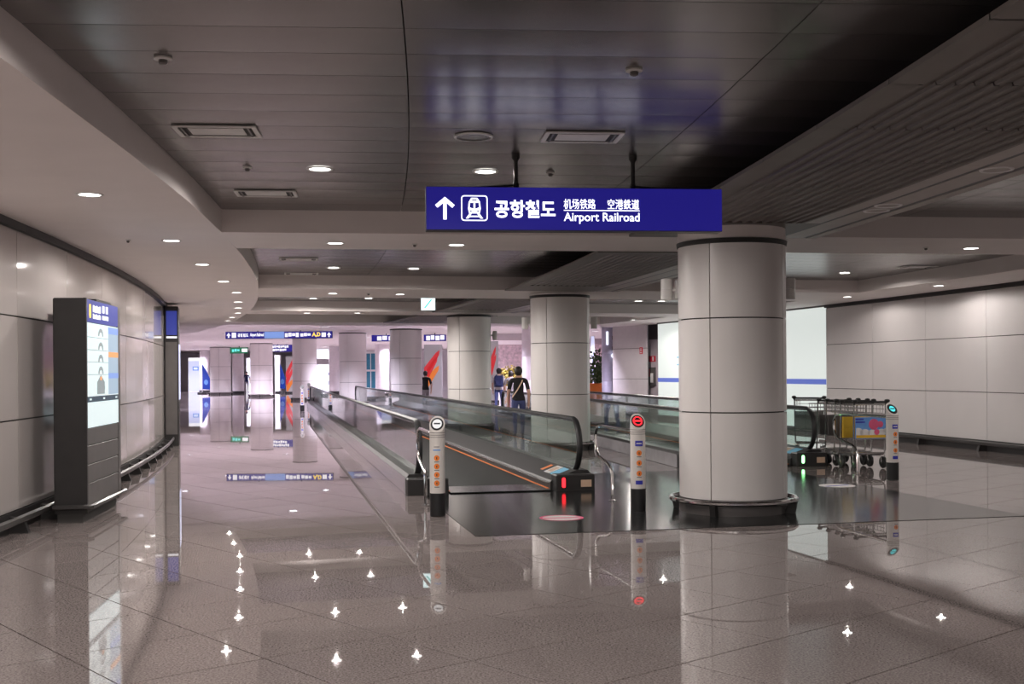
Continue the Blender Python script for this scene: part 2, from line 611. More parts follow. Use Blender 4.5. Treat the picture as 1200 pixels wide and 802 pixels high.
# ================================================================== WALLS
def wall_panels(wall, t_first, t_last, dt, rin, rout, matname, zb=((0.20, 1.093), (1.107, 2.14), (2.154, 3.02))):
    g = 0.006
    gt = math.degrees(g / rin)
    for z0, z1 in zb:
        m = MB().sector(rin, rout, gt, dt - gt, z0, z1, 2)
        me = m.data('wall_panel', matname)
        t = t_first
        while t < t_last - 1e-3:
            link('wall_panel', me, wall, (0, 0, 0), math.radians(t))
            t += dt


def bumper(wall_name, r, t0, t1, side, seg):
    """skirting with a bumper rail on brackets"""
    m = MB()
    m.sector(min(r, r + side * 0.03), max(r, r + side * 0.03), t0, t1, 0.0, 0.19, seg)
    b = struct(m.build(wall_name, 'darkmetal', None, (CX, CY, 0)))
    m = MB()
    rr = r + side * 0.19
    path = [(rr * math.cos(math.radians(t0 + (t1 - t0) * k / (seg * 2))), rr * math.sin(math.radians(t0 + (t1 - t0) * k / (seg * 2))), 0.16) for k in range(seg * 2 + 1)]
    m.tube(path, 0.03, 6, flat=(0.8, 1.3))
    m.build('bumper_rail', 'rail', b)
    m = MB()
    x0, x1 = sorted((r, r + side * 0.20))
    m.add([(x0 if side > 0 else x1, -0.035, 0), (r + side * 0.21, -0.035, 0), (r + side * 0.16, -0.035, 0.14), (x0 if side > 0 else x1, -0.035, 0.17),
           (x0 if side > 0 else x1, 0.035, 0), (r + side * 0.21, 0.035, 0), (r + side * 0.16, 0.035, 0.14), (x0 if side > 0 else x1, 0.035, 0.17)],
          [(0, 1, 2, 3), (7, 6, 5, 4), (0, 4, 5, 1), (1, 5, 6, 2), (2, 6, 7, 3), (3, 7, 4, 0)])
    me = m.data('bracket', 'darkmetal')
    return b, me


wl = struct(MB().sector(R_WALL_L - 0.25, R_WALL_L - 0.04, -11, 27, 0, 3.12, 36).build('wall_left', 'seam', None, (CX, CY, 0)))
DTL = 1.11
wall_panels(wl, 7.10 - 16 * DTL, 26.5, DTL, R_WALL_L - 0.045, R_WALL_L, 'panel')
MB().sector(R_WALL_L - 0.05, R_WALL_L + 0.05, -11, 26.5, 3.025, 3.105, 34).build('top_strip', 'darkmetal', wl)
bl, bme = bumper('baseboard_left', R_WALL_L, -11, 26.5, 1, 34)
t = 2.1
while t < 24:
    link('bracket', bme, bl, (0, 0, 0), math.radians(t))
    t += 0.6
wr = struct(MB().sector(R_WALL_R + 0.04, R_WALL_R + 0.25, -11, 13.9, 0, 3.12, 24).build('wall_right', 'seam', None, (CX, CY, 0)))
DTR = 0.985
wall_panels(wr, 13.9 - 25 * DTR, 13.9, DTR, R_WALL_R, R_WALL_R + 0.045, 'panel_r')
MB().sector(R_WALL_R - 0.05, R_WALL_R + 0.05, -11, 13.9, 3.03, 3.105, 24).build('top_strip', 'darkmetal', wr)
br, bme2 = bumper('baseboard_right', R_WALL_R, -11, 13.9, -1, 24)
t = 13.9 - 8 * DTR
while t < 13.8:
    link('bracket', bme2, br, (0, 0, 0), math.radians(t))
    t += DTR
# lit frosted glass wall that carries the right wall on
w1 = struct(MB().sector(R_WALL_R + 0.05, R_WALL_R + 0.2, 13.9, 18.66, 0, 3.1, 5).build('window_1', 'seam', None, (CX, CY, 0)))
me = MB().sector(R_WALL_R, R_WALL_R + 0.03, 0.004, 0.948, 0.12, 3.06, 2).data('glass_pane', 'frost')
for k in range(5):
    link('glass_pane', me, w1, (0, 0, 0), math.radians(13.9 + 0.952 * k))
MB().sector(R_WALL_R - 0.006, R_WALL_R - 0.001, 13.9, 18.66, 1.19, 1.32, 5).build('blue_band', 'frost_blue', w1)
MB().sector(R_WALL_R - 0.03, R_WALL_R + 0.04, 13.9, 18.66, 0.0, 0.12, 5).build('window_sill', 'graymetal', w1)
MB().sector(R_WALL_R - 0.03, R_WALL_R + 0.04, 13.88, 18.66, 3.06, 3.105, 5).build('window_head', 'graymetal', w1)
for k in range(6):
    a = 14.80 + 0.62 * k
    m = MB()
    for z in (1.95, 1.72):
        m.sector(R_WALL_R - 0.005, R_WALL_R - 0.001, a, a + 0.11, z, z + 0.035, 1)
    if k > 3:
        m.build('notice_strip', 'cyan', w1)

# ================================================================== COLUMNS
def column(p, r, ztop, label, guard=True, name='column', mname='column'):
    t = thing(name, label, 'column', (p.x, p.y, 0), math.atan2(p.y - CY, p.x - CX) + math.radians(4), 'round columns along the hall')
    m = MB()
    m.lathe([(0, 0.0), (r - 0.03, 0.0), (r - 0.03, ztop + 0.05), (0, ztop + 0.05)], 32)
    m.build('core', 'seam', t)
    g = 0.55
    for z0, z1 in ((0.17, 1.093), (1.107, 2.10), (2.114, ztop)):
        mm = MB().sector(r - 0.028, r, g, 90 - g, z0, z1, 12)
        mm.sm = [True] * len(mm.sm)
        # keep the caps flat
        me = mm.data('column_panel', mname)
        for q in range(4):
            link('column_panel', me, t, (0, 0, 0), math.radians(45 + 90 * q))
    m = MB()
    m.lathe([(r - 0.025, ztop), (r + 0.012, ztop + 0.006), (r + 0.018, ztop + 0.05), (r - 0.02, ztop + 0.055)], 40)
    m.build('gap_shade_ring', 'darkmetal', t)  # dark ring stands in for the shadow gap below the ceiling
    if ztop + 0.05 < 3.1:
        m = MB()
        m.lathe([(r - 0.02, ztop + 0.05), (r + 0.0, ztop + 0.055), (r + 0.0, 3.087), (r - 0.05, 3.087)], 40)
        m.build('collar', 'soffit', t)
    m = MB()
    m.lathe([(r - 0.01, 0.0), (r + 0.005, 0.0), (r + 0.005, 0.15), (r - 0.02, 0.165)], 40)
    m.build('skirting', 'graymetal', t)
    if guard:
        m = MB()
        path = [((r + 0.095) * math.cos(2 * PI * k / 48), (r + 0.095) * math.sin(2 * PI * k / 48), 0.145) for k in range(48)]
        m.tube(path, 0.027, 8, True)
        m.build('guard_ring', 'chrome', t)
        for q in range(4):
            a = math.radians(45 + 90 * q + 5)
            m = MB()
            m.add([(r - 0.01, -0.03, 0.0), (r + 0.10, -0.03, 0.0), (r + 0.125, -0.03, 0.13), (r + 0.04, -0.03, 0.13),
                   (r - 0.01, 0.03, 0.0), (r + 0.10, 0.03, 0.0), (r + 0.125, 0.03, 0.13), (r + 0.04, 0.03, 0.13)],
                  [(0, 1, 2, 3), (7, 6, 5, 4), (0, 4, 5, 1), (1, 5, 6, 2), (2, 6, 7, 3), (3, 7, 4, 0)])
            m.build('bracket', 'darkmetal', t, (0, 0, 0), a)
    return t


COLS = [(D(858, 12.72), 0.585, 2.90), (D(656.5, 22.9), 0.585, 3.0), (D(550, 31.2), 0.590, 3.03), (D(476, 45), 0.62, 3.20),
        (D(413.5, 56), 0.66, 3.45), (D(357, 67), 0.70, 3.55), (D(306.5, 78), 0.75, 3.55), (D(258.5, 88), 0.78, 3.55)]
CL = ['big round white-panelled column with chrome guard ring, nearest in the hall',
      'round panelled column behind the newel of the left moving walkway',
      'round panelled column just left of the walking group of people',
      'round panelled column with lilac edge beside the red-striped pillar',
      'lilac-lit round column behind the far end of the left walkway',
      'round column under the right half of the far blue sign',
      'round column under the left half of the far blue sign',
      'round column between the blue flag and the green exit sign']
for (p, r, zt), lab in zip(COLS, CL):
    column(p, r, zt, lab)

# small cylinder up-and-down lights on the columns
def column_light(c, r, side, z, label):
    x = c.x + side * (r - 0.01)
    t = thing('column_light', label, 'wall light', (x, c.y, z), 0, 'cylinder lights on columns')
    MB().box(*sorted((0.0, side * 0.05)), -0.05, 0.05, -0.10, 0.10).build('back_plate', 'lampwhite', t)
    m = MB()
    m.tube([(side * 0.04, 0, 0), (side * 0.10, 0, 0)], 0.02, 8)
    m.build('arm', 'lampwhite', t)
    m = MB()
    m.lathe([(0, -0.118), (0.058, -0.118), (0.064, -0.112), (0.064, -0.004), (0.059, 0.0), (0.064, 0.004), (0.064, 0.112), (0.058, 0.118), (0, 0.118)], 20, 0, side * 0.15, 0)
    m.build('lamp_body', 'lampwhite', t)


c1, c2, c3 = COLS[0][0], COLS[1][0], COLS[2][0]
column_light(c1 + Vector((0, 0.2, 0)), 0.55, -1, 2.46, 'white cylinder light on left side of the nearest column')
column_light(c1 + Vector((0, 0.2, 0)), 0.55, 1, 2.46, 'white cylinder light on right side of the nearest column')
column_light(c2 + Vector((0, 0.2, 0)), 0.55, -1, 2.52, 'gray cylinder light on left side of the second column')
column_light(c2 + Vector((0, 0.2, 0)), 0.55, 1, 2.52, 'gray cylinder light on right side of the second column')
column_light(c3 + Vector((0, 0.2, 0)), 0.55, 1, 2.55, 'small cylinder light on right side of the third column')

# ================================================================== DOWNLIGHTS AND CEILING FITTINGS
down_me = {}
m = MB()
m.lathe([(0.088, 0.006), (0.092, -0.006), (0.112, -0.008), (0.118, 0.0), (0.118, 0.004)], 24)
down_me['ring'] = m.data('trim_ring', 'lampwhite')
m = MB()
m.lathe([(0, -0.001), (0.045, -0.0035), (0.091, -0.001), (0.091, 0.004), (0, 0.004)], 20)
down_me['lens'] = m.data('lens', 'lens')


def downlight(p, label, group, power=1.0, cone=172):
    if p.y > 18 and power == 1.0 and p.x < -2.2:
        power = 1.35
    t = thing('downlight', label, 'ceiling light', p, 0, group)
    link('trim_ring', down_me['ring'], t)
    link('lens', down_me['lens'], t)
    ld = bpy.data.lights.new('downlight_beam', 'SPOT')
    ld.energy = SPOT_W * power
    ld.color = SPOT_COL
    ld.spot_size = math.radians(cone)
    ld.spot_blend = 0.25
    ld.shadow_soft_size = 0.022
    lo = bpy.data.objects.new('downlight_beam', ld)
    COL.objects.link(lo)
    lo.parent = t
    lo.location = (0, 0, -0.026)


left_px = [(105, 228), (201, 282), (237, 310), (262, 330), (277, 343), (279, 354), (279, 361), (279, 367), (272, 372), (267, 376)]
for k, (x, y) in enumerate(left_px):
    downlight(G(x, y, Z_SOF), 'lit round downlight in the white left soffit, %s of its row' % ORD[k], 'downlights of the left soffit')
pairs = [((375, 198), (569, 201), Z_COF - 0.008, 'in the nearest dark coffer'), ((393, 285), (535, 287), Z_SOF, 'in the white beam behind the railroad sign'),
         ((391, 314), (485, 315), Z_COF - 0.008, 'in the second dark coffer'), ((390, 344), (469, 345), Z_SOF, 'in the second white beam'),
         ((367, 350), (432, 350), Z_COF - 0.008, 'in the third dark coffer'), ((360, 367), (419, 367), Z_SOF, 'in the third white beam')]
for (a, b, z, w) in pairs:
    downlight(G(a[0], a[1], z), 'lit round downlight %s, left of two' % w, 'downlights over the left aisle')
    downlight(G(b[0], b[1], z), 'lit round downlight %s, right of two' % w, 'downlights over the left aisle')
downlight(G(1138, 291, Z_SOF), 'lit round downlight in the beam right of the nearest column', 'downlights over the right aisle')
downlight(G(990, 320, Z_COF - 0.008), 'lit round downlight in the right coffer above the carts', 'downlights over the right aisle')
downlight(G(1100, 335, Z_SOF), 'lit round downlight in the right soffit, nearer of two', 'downlights over the right aisle', 0.5)
downlight(G(993, 348, Z_SOF), 'lit round downlight in the right soffit, farther of two', 'downlights over the right aisle', 0.5)
downlight(G(748, 353, Z_SOF), 'small lit downlight between two columns, left of two', 'downlights over the right aisle')
downlight(G(775, 353, Z_SOF), 'small lit downlight between two columns, right of two', 'downlights over the right aisle')
downlight(G(742, 375, Z_SOF), 'lit round downlight before the white return wall', 'downlights over the right aisle', 5.0)
# the same rows go on out of the frame
for k, th in enumerate((4.2, 1.9, -0.4, -2.7, -5.0)):
    downlight(PL(107.0, th, Z_SOF), 'lit downlight of the left soffit row, beside or behind the viewer', 'downlights out of the frame', 0.7)
for th in (2.15, -1.9, -6.7):
    for R in (108.9, 110.4, 117.05):
        downlight(PL(R, th, Z_SOF), 'lit downlight in a white beam beside or behind the viewer', 'downlights out of the frame')
for th in (3.4, -0.3, -4.8):
    for R in (108.9, 110.4):
        downlight(PL(R, th, Z_COF - 0.008), 'lit downlight in a dark coffer above or behind the viewer', 'downlights out of the frame')
for th in (8.6, 6.4, 4.2, 2.0, -1.5):
    downlight(PL(120.25, th, Z_SOF), 'lit downlight of the right soffit row outside the frame', 'downlights out of the frame', 0.5)


def air_diffuser(p, rz, w, d, label):
    t = thing('air_diffuser', label, 'ceiling vent', p, rz, 'rectangular ceiling fittings')
    f = 0.035
    m = MB()
    for (x0, x1, y0, y1) in ((-w, w, -d, -d + f), (-w, w, d - f, d), (-w, -w + f, -d + f, d - f), (w - f, w, -d + f, d - f)):
        m.box(x0, x1, y0, y1, -0.007, 0.004)
    m.build('frame', 'lampwhite', t)
    m = MB()
    m.box(-w + f, w - f, -d + f, d - f, 0.0, 0.003)
    m.build('recess', 'backing', t)
    for s in (-1, 1):
        MB().box(*sorted((s * (w - f - 0.02), s * (w - f - 0.035))), -d + f, d - f, -0.010, 0.002).build('louver', 'graymetal', t)
    MB().bbox(-w * 0.66, w * 0.66, -d * 0.60, d * 0.60, -0.004, 0.004, 0.002).build('center_plate', 'lampwhite', t)


for (x, y, lab) in ((255, 154, 'rectangular air diffuser in nearest coffer, leftmost large one'), (312, 227, 'smaller rectangular air diffuser left above the railroad sign'),
                    (682, 161, 'rectangular air diffuser above the railroad sign between its rods'), (350, 304, 'rectangular air diffuser in the second coffer'),
                    (353, 321, 'thin dark air diffuser at far end of the second coffer'), (1075, 313, 'rectangular air diffuser in the right coffer')):
    p = G(x, y, Z_COF - 0.01)
    air_diffuser(p, math.atan2(p.y - CY, p.x - CX), 0.30 if y > 150 else 0.34, 0.19, lab)


def detector(p, label, s=1.0, name='smoke_detector'):
    t = thing(name, label, 'detector', p, 0, 'small ceiling detectors')
    m = MB()
    m.lathe([(0, 0.002), (0.05 * s, 0.002), (0.052 * s, -0.008), (0.035 * s, -0.012), (0, -0.012)], 16)
    m.build('base', 'lampwhite', t)
    m = MB()
    m.lathe([(0.026 * s, -0.012), (0.026 * s, -0.03), (0.014 * s, -0.036), (0, -0.036)], 12)
    m.build('sensor', 'graymetal', t)


detector(G(191, 68, Z_COF - 0.006), 'small round detector at upper left of the nearest coffer')
detector(G(290, 196, Z_COF - 0.006), 'small round detector between the two left air diffusers', 0.8)
detector(G(743, 82, Z_COF - 0.006), 'small round detector right above the railroad sign')
detector(G(645, 202, Z_COF - 0.006), 'small reddish detector just above the railroad sign', 0.8)
detector(G(150, 281, Z_SOF), 'tiny detector in left soffit beside the second downlight', 0.6)
detector(G(486, 286, Z_SOF), 'tiny detector between two downlights behind the railroad sign', 0.7)
detector(G(1085, 290, Z_SOF), 'tiny detector in the right beam next to its downlight', 0.7)
detector(G(432, 344, Z_SOF), 'tiny detector on the second white beam', 0.9)
t = thing('ceiling_speaker', 'round flush ceiling speaker left of the sign rods', 'speaker', G(555, 160, Z_COF - 0.009))
m = MB()
m.lathe([(0.13, 0.002), (0.15, 0.002), (0.148, -0.008), (0.13, -0.010)], 28)
m.build('rim', 'lampwhite', t)
m = MB()
m.lathe([(0, -0.004), (0.06, -0.006), (0.13, -0.004), (0.13, 0.002), (0, 0.002)], 24)
m.build('grille', 'plank', t)
for k, (x, y) in enumerate(((1168, 199), (1041, 241), (1027, 247))):
    p = G(x, y, Z_RIB + 0.001)
    t = thing('ring_light', 'unlit ring light in the bronze trough, ' + ['nearest the camera', 'second of three', 'farthest, touching its neighbour'][k], 'ceiling light', p, 0, 'unlit ring lights')
    m = MB()
    m.lathe([(0.10, 0.003), (0.104, -0.006), (0.122, -0.008), (0.13, 0.003)], 24)
    m.build('trim_ring', 'white', t)
    m = MB()
    m.lathe([(0, 0.002), (0.05, 0.0), (0.10, -0.002), (0.10, 0.003), (0, 0.003)], 20)
    m.build('lens', 'bronze', t)

# ================================================================== MAIN SIGN
SL, SR = Vector((-0.70, 9.46, 0)), Vector((1.76, 9.72, 0))
SW = (SR - SL).length
SH = 0.355
S0 = (SL + SR) / 2
srz = math.atan2(SR.y - SL.y, SR.x - SL.x)
ZB = 2.712
sign = thing('hanging_sign', 'long blue backlit sign pointing to the airport railroad, hung on two rods', 'sign', (S0.x, S0.y, ZB), srz)
MB().bbox(-SW / 2, SW / 2, -0.08, 0.08, 0.0, SH, 0.006).build('sign_box', 'darkmetal', sign)
MB().box(-SW / 2 + 0.004, SW / 2 - 0.004, -0.086, -0.079, 0.004, SH - 0.004).build('face', 'sign_blue', sign)
k = SW / 344.0
X = lambda px: -SW / 2 + px * k
Zs = lambda py: SH - (py - 1.0) * k
FY = -0.0875
# arrow
m = MB()
ax, az0, az1 = X(21.5), Zs(38.5), Zs(13)
hw = 0.0135
poly = [(ax - hw, az0), (ax + hw, az0), (ax + hw, az1 - 0.048), (ax + 0.06, az1 - 0.088), (ax + 0.079, az1 - 0.066), (ax, az1), (ax - 0.079, az1 - 0.066), (ax - 0.06, az1 - 0.088), (ax - hw, az1 - 0.048)]
for a, b, c, d in ((0, 1, 2, 8),):
    pass
m.prism(poly[:3] + [poly[8]], 'y', FY - 0.002, FY)
m.prism([poly[2], poly[3], poly[4], poly[5]], 'y', FY - 0.002, FY)
m.prism([poly[5], poly[6], poly[7], poly[8]], 'y', FY - 0.002, FY)
m.prism([poly[2], poly[5], poly[8]], 'y', FY - 0.002, FY)
m.build('arrow', 'sign_letter', sign)


def rrect(x0, x1, z0, z1, r, n=5):
    pts = []
    for cx_, cz_, a0 in ((x1 - r, z0 + r, -90), (x1 - r, z1 - r, 0), (x0 + r, z1 - r, 90), (x0 + r, z0 + r, 180)):
        for i in range(n + 1):
            a = math.radians(a0 + 90 * i / n)
            pts.append((cx_ + r * math.cos(a), cz_ + r * math.sin(a)))
    return pts


tx0, tx1, tz0, tz1 = X(40), X(70), Zs(40), Zs(11)
oP, iP = rrect(tx0, tx1, tz0, tz1, 0.025), rrect(tx0 + 0.008, tx1 - 0.008, tz0 + 0.008, tz1 - 0.008, 0.019)
m = MB()
n = len(oP)
m.add([(a, FY - 0.002, b) for a, b in oP] + [(a, FY - 0.002, b) for a, b in iP], [(i, (i + 1) % n, n + (i + 1) % n, n + i) for i in range(n)])
icon = m.build('train_icon', 'sign_letter', sign)
tc = (tx0 + tx1) / 2
m = MB()
m.prism([(tc - 0.043, tz0 + 0.062), (tc + 0.043, tz0 + 0.062), (tc + 0.052, tz0 + 0.10), (tc + 0.046, tz0 + 0.155), (tc + 0.025, tz1 - 0.020), (tc - 0.025, tz1 - 0.020), (tc - 0.046, tz0 + 0.155), (tc - 0.052, tz0 + 0.10)], 'y', FY - 0.002, FY)
for s in (-1, 1):
    m.prism([(tc + s * 0.022, tz0 + 0.062), (tc + s * 0.040, tz0 + 0.062), (tc + s * 0.070, tz0 + 0.020), (tc + s * 0.048, tz0 + 0.020)], 'y', FY - 0.002, FY)
m.box(tc - 0.05, tc + 0.05, FY - 0.002, FY, tz0 + 0.032, tz0 + 0.042)
m.build('train', 'sign_letter', icon)
m = MB()
m.prism([(tc - 0.039, tz0 + 0.110), (tc - 0.007, tz0 + 0.098), (tc - 0.007, tz0 + 0.148), (tc - 0.035, tz0 + 0.148)], 'y', FY - 0.0035, FY - 0.002)
m.prism([(tc + 0.039, tz0 + 0.110), (tc + 0.007, tz0 + 0.098), (tc + 0.007, tz0 + 0.148), (tc + 0.035, tz0 + 0.148)], 'y', FY - 0.0035, FY - 0.002)
m.box(tc - 0.02, tc + 0.02, FY - 0.0035, FY - 0.002, tz0 + 0.164, tz0 + 0.174)
for s in (-1, 1):
    m.box(*sorted((tc + s * 0.022, tc + s * 0.036)), FY - 0.0035, FY - 0.002, tz0 + 0.075, tz0 + 0.087)
m.build('train_window', 'sign_blue', icon)
text('lettering', '공항철도', 0.16, 'sign_letter', sign, (X(78), FY, Zs(36.2)), bold=0.0035, width=X(148) - X(78), height=0.146)
text('lettering', '机场铁路', 0.10, 'sign_letter', sign, (X(157.7), FY, Zs(25.6)), bold=0.0, width=X(194.6) - X(157.7), height=0.083)
text('lettering', '空港鉄道', 0.10, 'sign_letter', sign, (X(208.7), FY, Zs(25.6)), bold=0.0, width=X(245.5) - X(208.7), height=0.083)
MB().box(X(157.7), X(246), FY - 0.002, FY, Zs(27.6), Zs(26.8)).build('underline', 'sign_letter', sign)
text('lettering', 'Airport Railroad', 0.10, 'sign_letter', sign, (X(157.7), FY, Zs(42.5)), bold=0.0006, width=X(245.8) - X(157.7), height=0.092)
for px in (604, 741):
    lx = X(px - 500)
    m = MB()
    m.lathe([(0.0, Z_COF - ZB + 0.0), (0.035, Z_COF - ZB), (0.035, Z_COF - ZB - 0.03), (0.018, Z_COF - ZB - 0.055), (0.018, SH + 0.03), (0, SH + 0.03)], 12, 0, lx, 0)
    m.build('rod', 'darkmetal', sign)
    m = MB()
    s = -1 if px < 650 else 1
    m.lathe([(0, SH + 0.058), (0.022, SH + 0.05), (0.03, SH + 0.028), (0.022, SH + 0.006), (0, SH)], 12, 0, lx, 0)
    m.tube([(lx, 0, SH + 0.028), (lx + s * 0.36, 0, SH + 0.002)], 0.011, 6)
    m.build('swivel_arm', 'darkmetal', sign)

# ================================================================== KIOSKS
def kiosk():
    A, B = G(103, 613), G(142, 592)
    ln = (B - A).length
    rz = math.atan2(B.y - A.y, B.x - A.x)          # local x along the face, local -y towards the hall
    t = thing('information_kiosk', 'tall dark directory kiosk with lit map screen by the left wall', 'kiosk', A, rz)
    H = 2.36
    DP = 0.34
    MB().bbox(0.0, ln, 0.02, DP, 0.10, H, 0.012).build('body', 'darkmetal', t)
    MB().box(0.02, ln - 0.02, 0.05, DP - 0.03, 0.0, 0.10).build('plinth', 'backing', t)
    # front: lower sheet metal boards
    for z0, z1 in ((0.13, 0.40), (0.41, 0.60), (0.61, 0.80), (0.81, 0.98)):
        MB().bbox(0.03, ln - 0.12, 0.005, 0.022, z0, z1, 0.003).build('front_board', 'graymetal', t)
    MB().box(-0.01, 0.03, 0.0, 0.03, 0.10, H).build('edge_post', 'darkmetal', t)
    MB().box(ln - 0.12, ln, 0.0, 0.03, 0.10, H - 0.02).build('edge_post', 'graymetal', t)
    MB().bbox(ln * 0.55, ln + 0.02, 0.10, DP + 0.02, H - 0.3, H + 0.045, 0.01).build('back_cap', 'black', t)
    x0, x1 = 0.03, ln - 0.12
    sz0, sz1, hz1 = 0.99, 2.105, H - 0.012
    hd = MB().box(x0, x1, 0.0, 0.02, sz1 + 0.01, hz1).build('header', 'screen_head', t)
    m = MB()
    for q in range(5):
        m.box(x0 + 0.26 + q * 0.075, x0 + 0.32 + q * 0.075, -0.003, 0.0, sz1 + 0.12, sz1 + 0.195 - 0.01 * (q % 2))
    for q in range(8):
        m.box(x0 + 0.26 + q * 0.046, x0 + 0.295 + q * 0.046, -0.003, 0.0, sz1 + 0.05, sz1 + 0.095 + 0.008 * (q % 3 == 0))
    for q in range(2):
        m.box(x0 + 0.70 + q * 0.17, x0 + 0.80 + q * 0.17, -0.003, 0.0, sz1 + 0.13, sz1 + 0.21)
    for q in range(5):
        m.box(x0 + 0.70 + q * 0.062, x0 + 0.75 + q * 0.062, -0.003, 0.0, sz1 + 0.055, sz1 + 0.10)
    m.build('lettering', 'sign_white', hd)
    m = MB()
    m.prism(rrect(x0 + 0.09, x0 + 0.17, sz1 + 0.05, sz1 + 0.20, 0.03), 'y', -0.003, 0.0)
    m.build('header_icon', 'sign_yellow', hd)
    s = MB().box(x0, x1, 0.0, 0.02, sz0, sz1).build('screen', 'screen', t)
    xs = x0 + (x1 - x0) * 0.66
    MB().box(xs, x1 - 0.005, -0.002, 0.0, sz0 + 0.34, sz1 - 0.01).build('list_column', 'screen_blue', s)
    MB().box(xs, x1 - 0.005, -0.004, -0.002, sz1 - 0.09, sz1 - 0.02).build('list_row', 'screen_blue2', s)
    MB().box(xs, x1 - 0.005, -0.004, -0.002, sz0 + 0.76, sz0 + 0.82).build('list_row', 'screen_orange', s)
    MB().box(xs, x1 - 0.005, -0.004, -0.002, sz0 + 0.52, sz0 + 0.58).build('list_row', 'screen_blue2', s)
    MB().box(x0, x1, -0.003, 0.0, sz0 + 0.27, sz0 + 0.33).build('menu_bar', 'screen_dark', s)
    m = MB()
    for q in range(3):
        cx_ = x0 + 0.12 + q * (x1 - x0 - 0.24) / 2
        m.box(cx_ - 0.045, cx_ + 0.045, -0.0045, -0.003, sz0 + 0.29, sz0 + 0.31)
    m.build('menu_mark', 'screen', s)
    zr = [sz1 - 0.005, sz1 - 0.155, sz1 - 0.29, sz1 - 0.42, sz1 - 0.555]
    for z in zr[1:]:
        MB().box(x0 + 0.01, xs - 0.01, -0.002, 0.0, z, z + 0.006).build('map_rule', 'screen_gray', s)
    mc = x0 + (xs - x0) * 0.62
    for i in range(5):                                   # horseshoe floor plans
        m = MB()
        zc = zr[i] - 0.125 if i < 4 else zr[4] - 0.16
        R1 = 0.085 if i < 4 else 0.13
        n = 10
        outer = [(mc + R1 * 1.5 * math.cos(PI * q / n), zc + R1 * math.sin(PI * q / n)) for q in range(n + 1)]
        inner = [(mc + R1 * 0.8 * math.cos(PI * q / n), zc + R1 * 0.5 * math.sin(PI * q / n)) for q in range(n + 1)]
        m.add([(a, -0.002, b) for a, b in outer] + [(a, -0.002, b) for a, b in inner], [(q, q + 1, n + 2 + q, n + 1 + q) for q in range(n)])
        m.build('floor_plan', 'screen_gray', s)
    m = MB()
    zc = sz0 + 0.35
    m.prism([(mc - 0.18, zc), (mc + 0.18, zc), (mc + 0.18, zc + 0.13), (mc, zc + 0.21), (mc - 0.18, zc + 0.13)], 'y', -0.002, 0)
    m.build('floor_plan', 'screen_gray', s)
    MB().box(mc - 0.04, mc + 0.04, -0.004, -0.002, zr[4] - 0.06, zr[4] - 0.02).build('map_mark', 'screen_orange', s)
    # bumper rail round the foot
    m = MB()
    m.tube([(-0.05, DP, 0.17), (-0.05, -0.03, 0.17), (-0.03, -0.05, 0.17), (ln + 0.03, -0.05, 0.17), (ln + 0.05, -0.03, 0.17), (ln + 0.05, DP, 0.17)], 0.025, 6)
    m.build('bumper_rail', 'rail', t)
    return t


kiosk()
# second, floor-to-ceiling dark frame further along the wall
a = G(203, 523)
th = math.degrees(math.atan2(a.y - CY, a.x - CX))
t = thing('display_frame', 'narrow dark floor-to-ceiling display frame farther along left wall', 'display', PL(R_WALL_L + 0.005, th), math.radians(th))
MB().bbox(0.0, 0.30, 0.0, 0.9, 0.0, 3.02, 0.01).build('frame', 'darkmetal', t)
MB().box(0.05, 0.27, -0.012, 0.0, 2.40, 2.92).build('blue_plate', 'screen_head', t)
MB().box(0.05, 0.27, -0.014, 0.0, 2.33, 2.37).build('light_strip', 'sign_white', t)
MB().bbox(0.03, 0.27, -0.01, 0.0, 0.25, 2.25, 0.003).build('door_panel', 'graymetal', t)
MB().box(0.30, 0.312, 0.06, 0.84, 1.0, 2.2).build('screen', 'lightbox2', t)

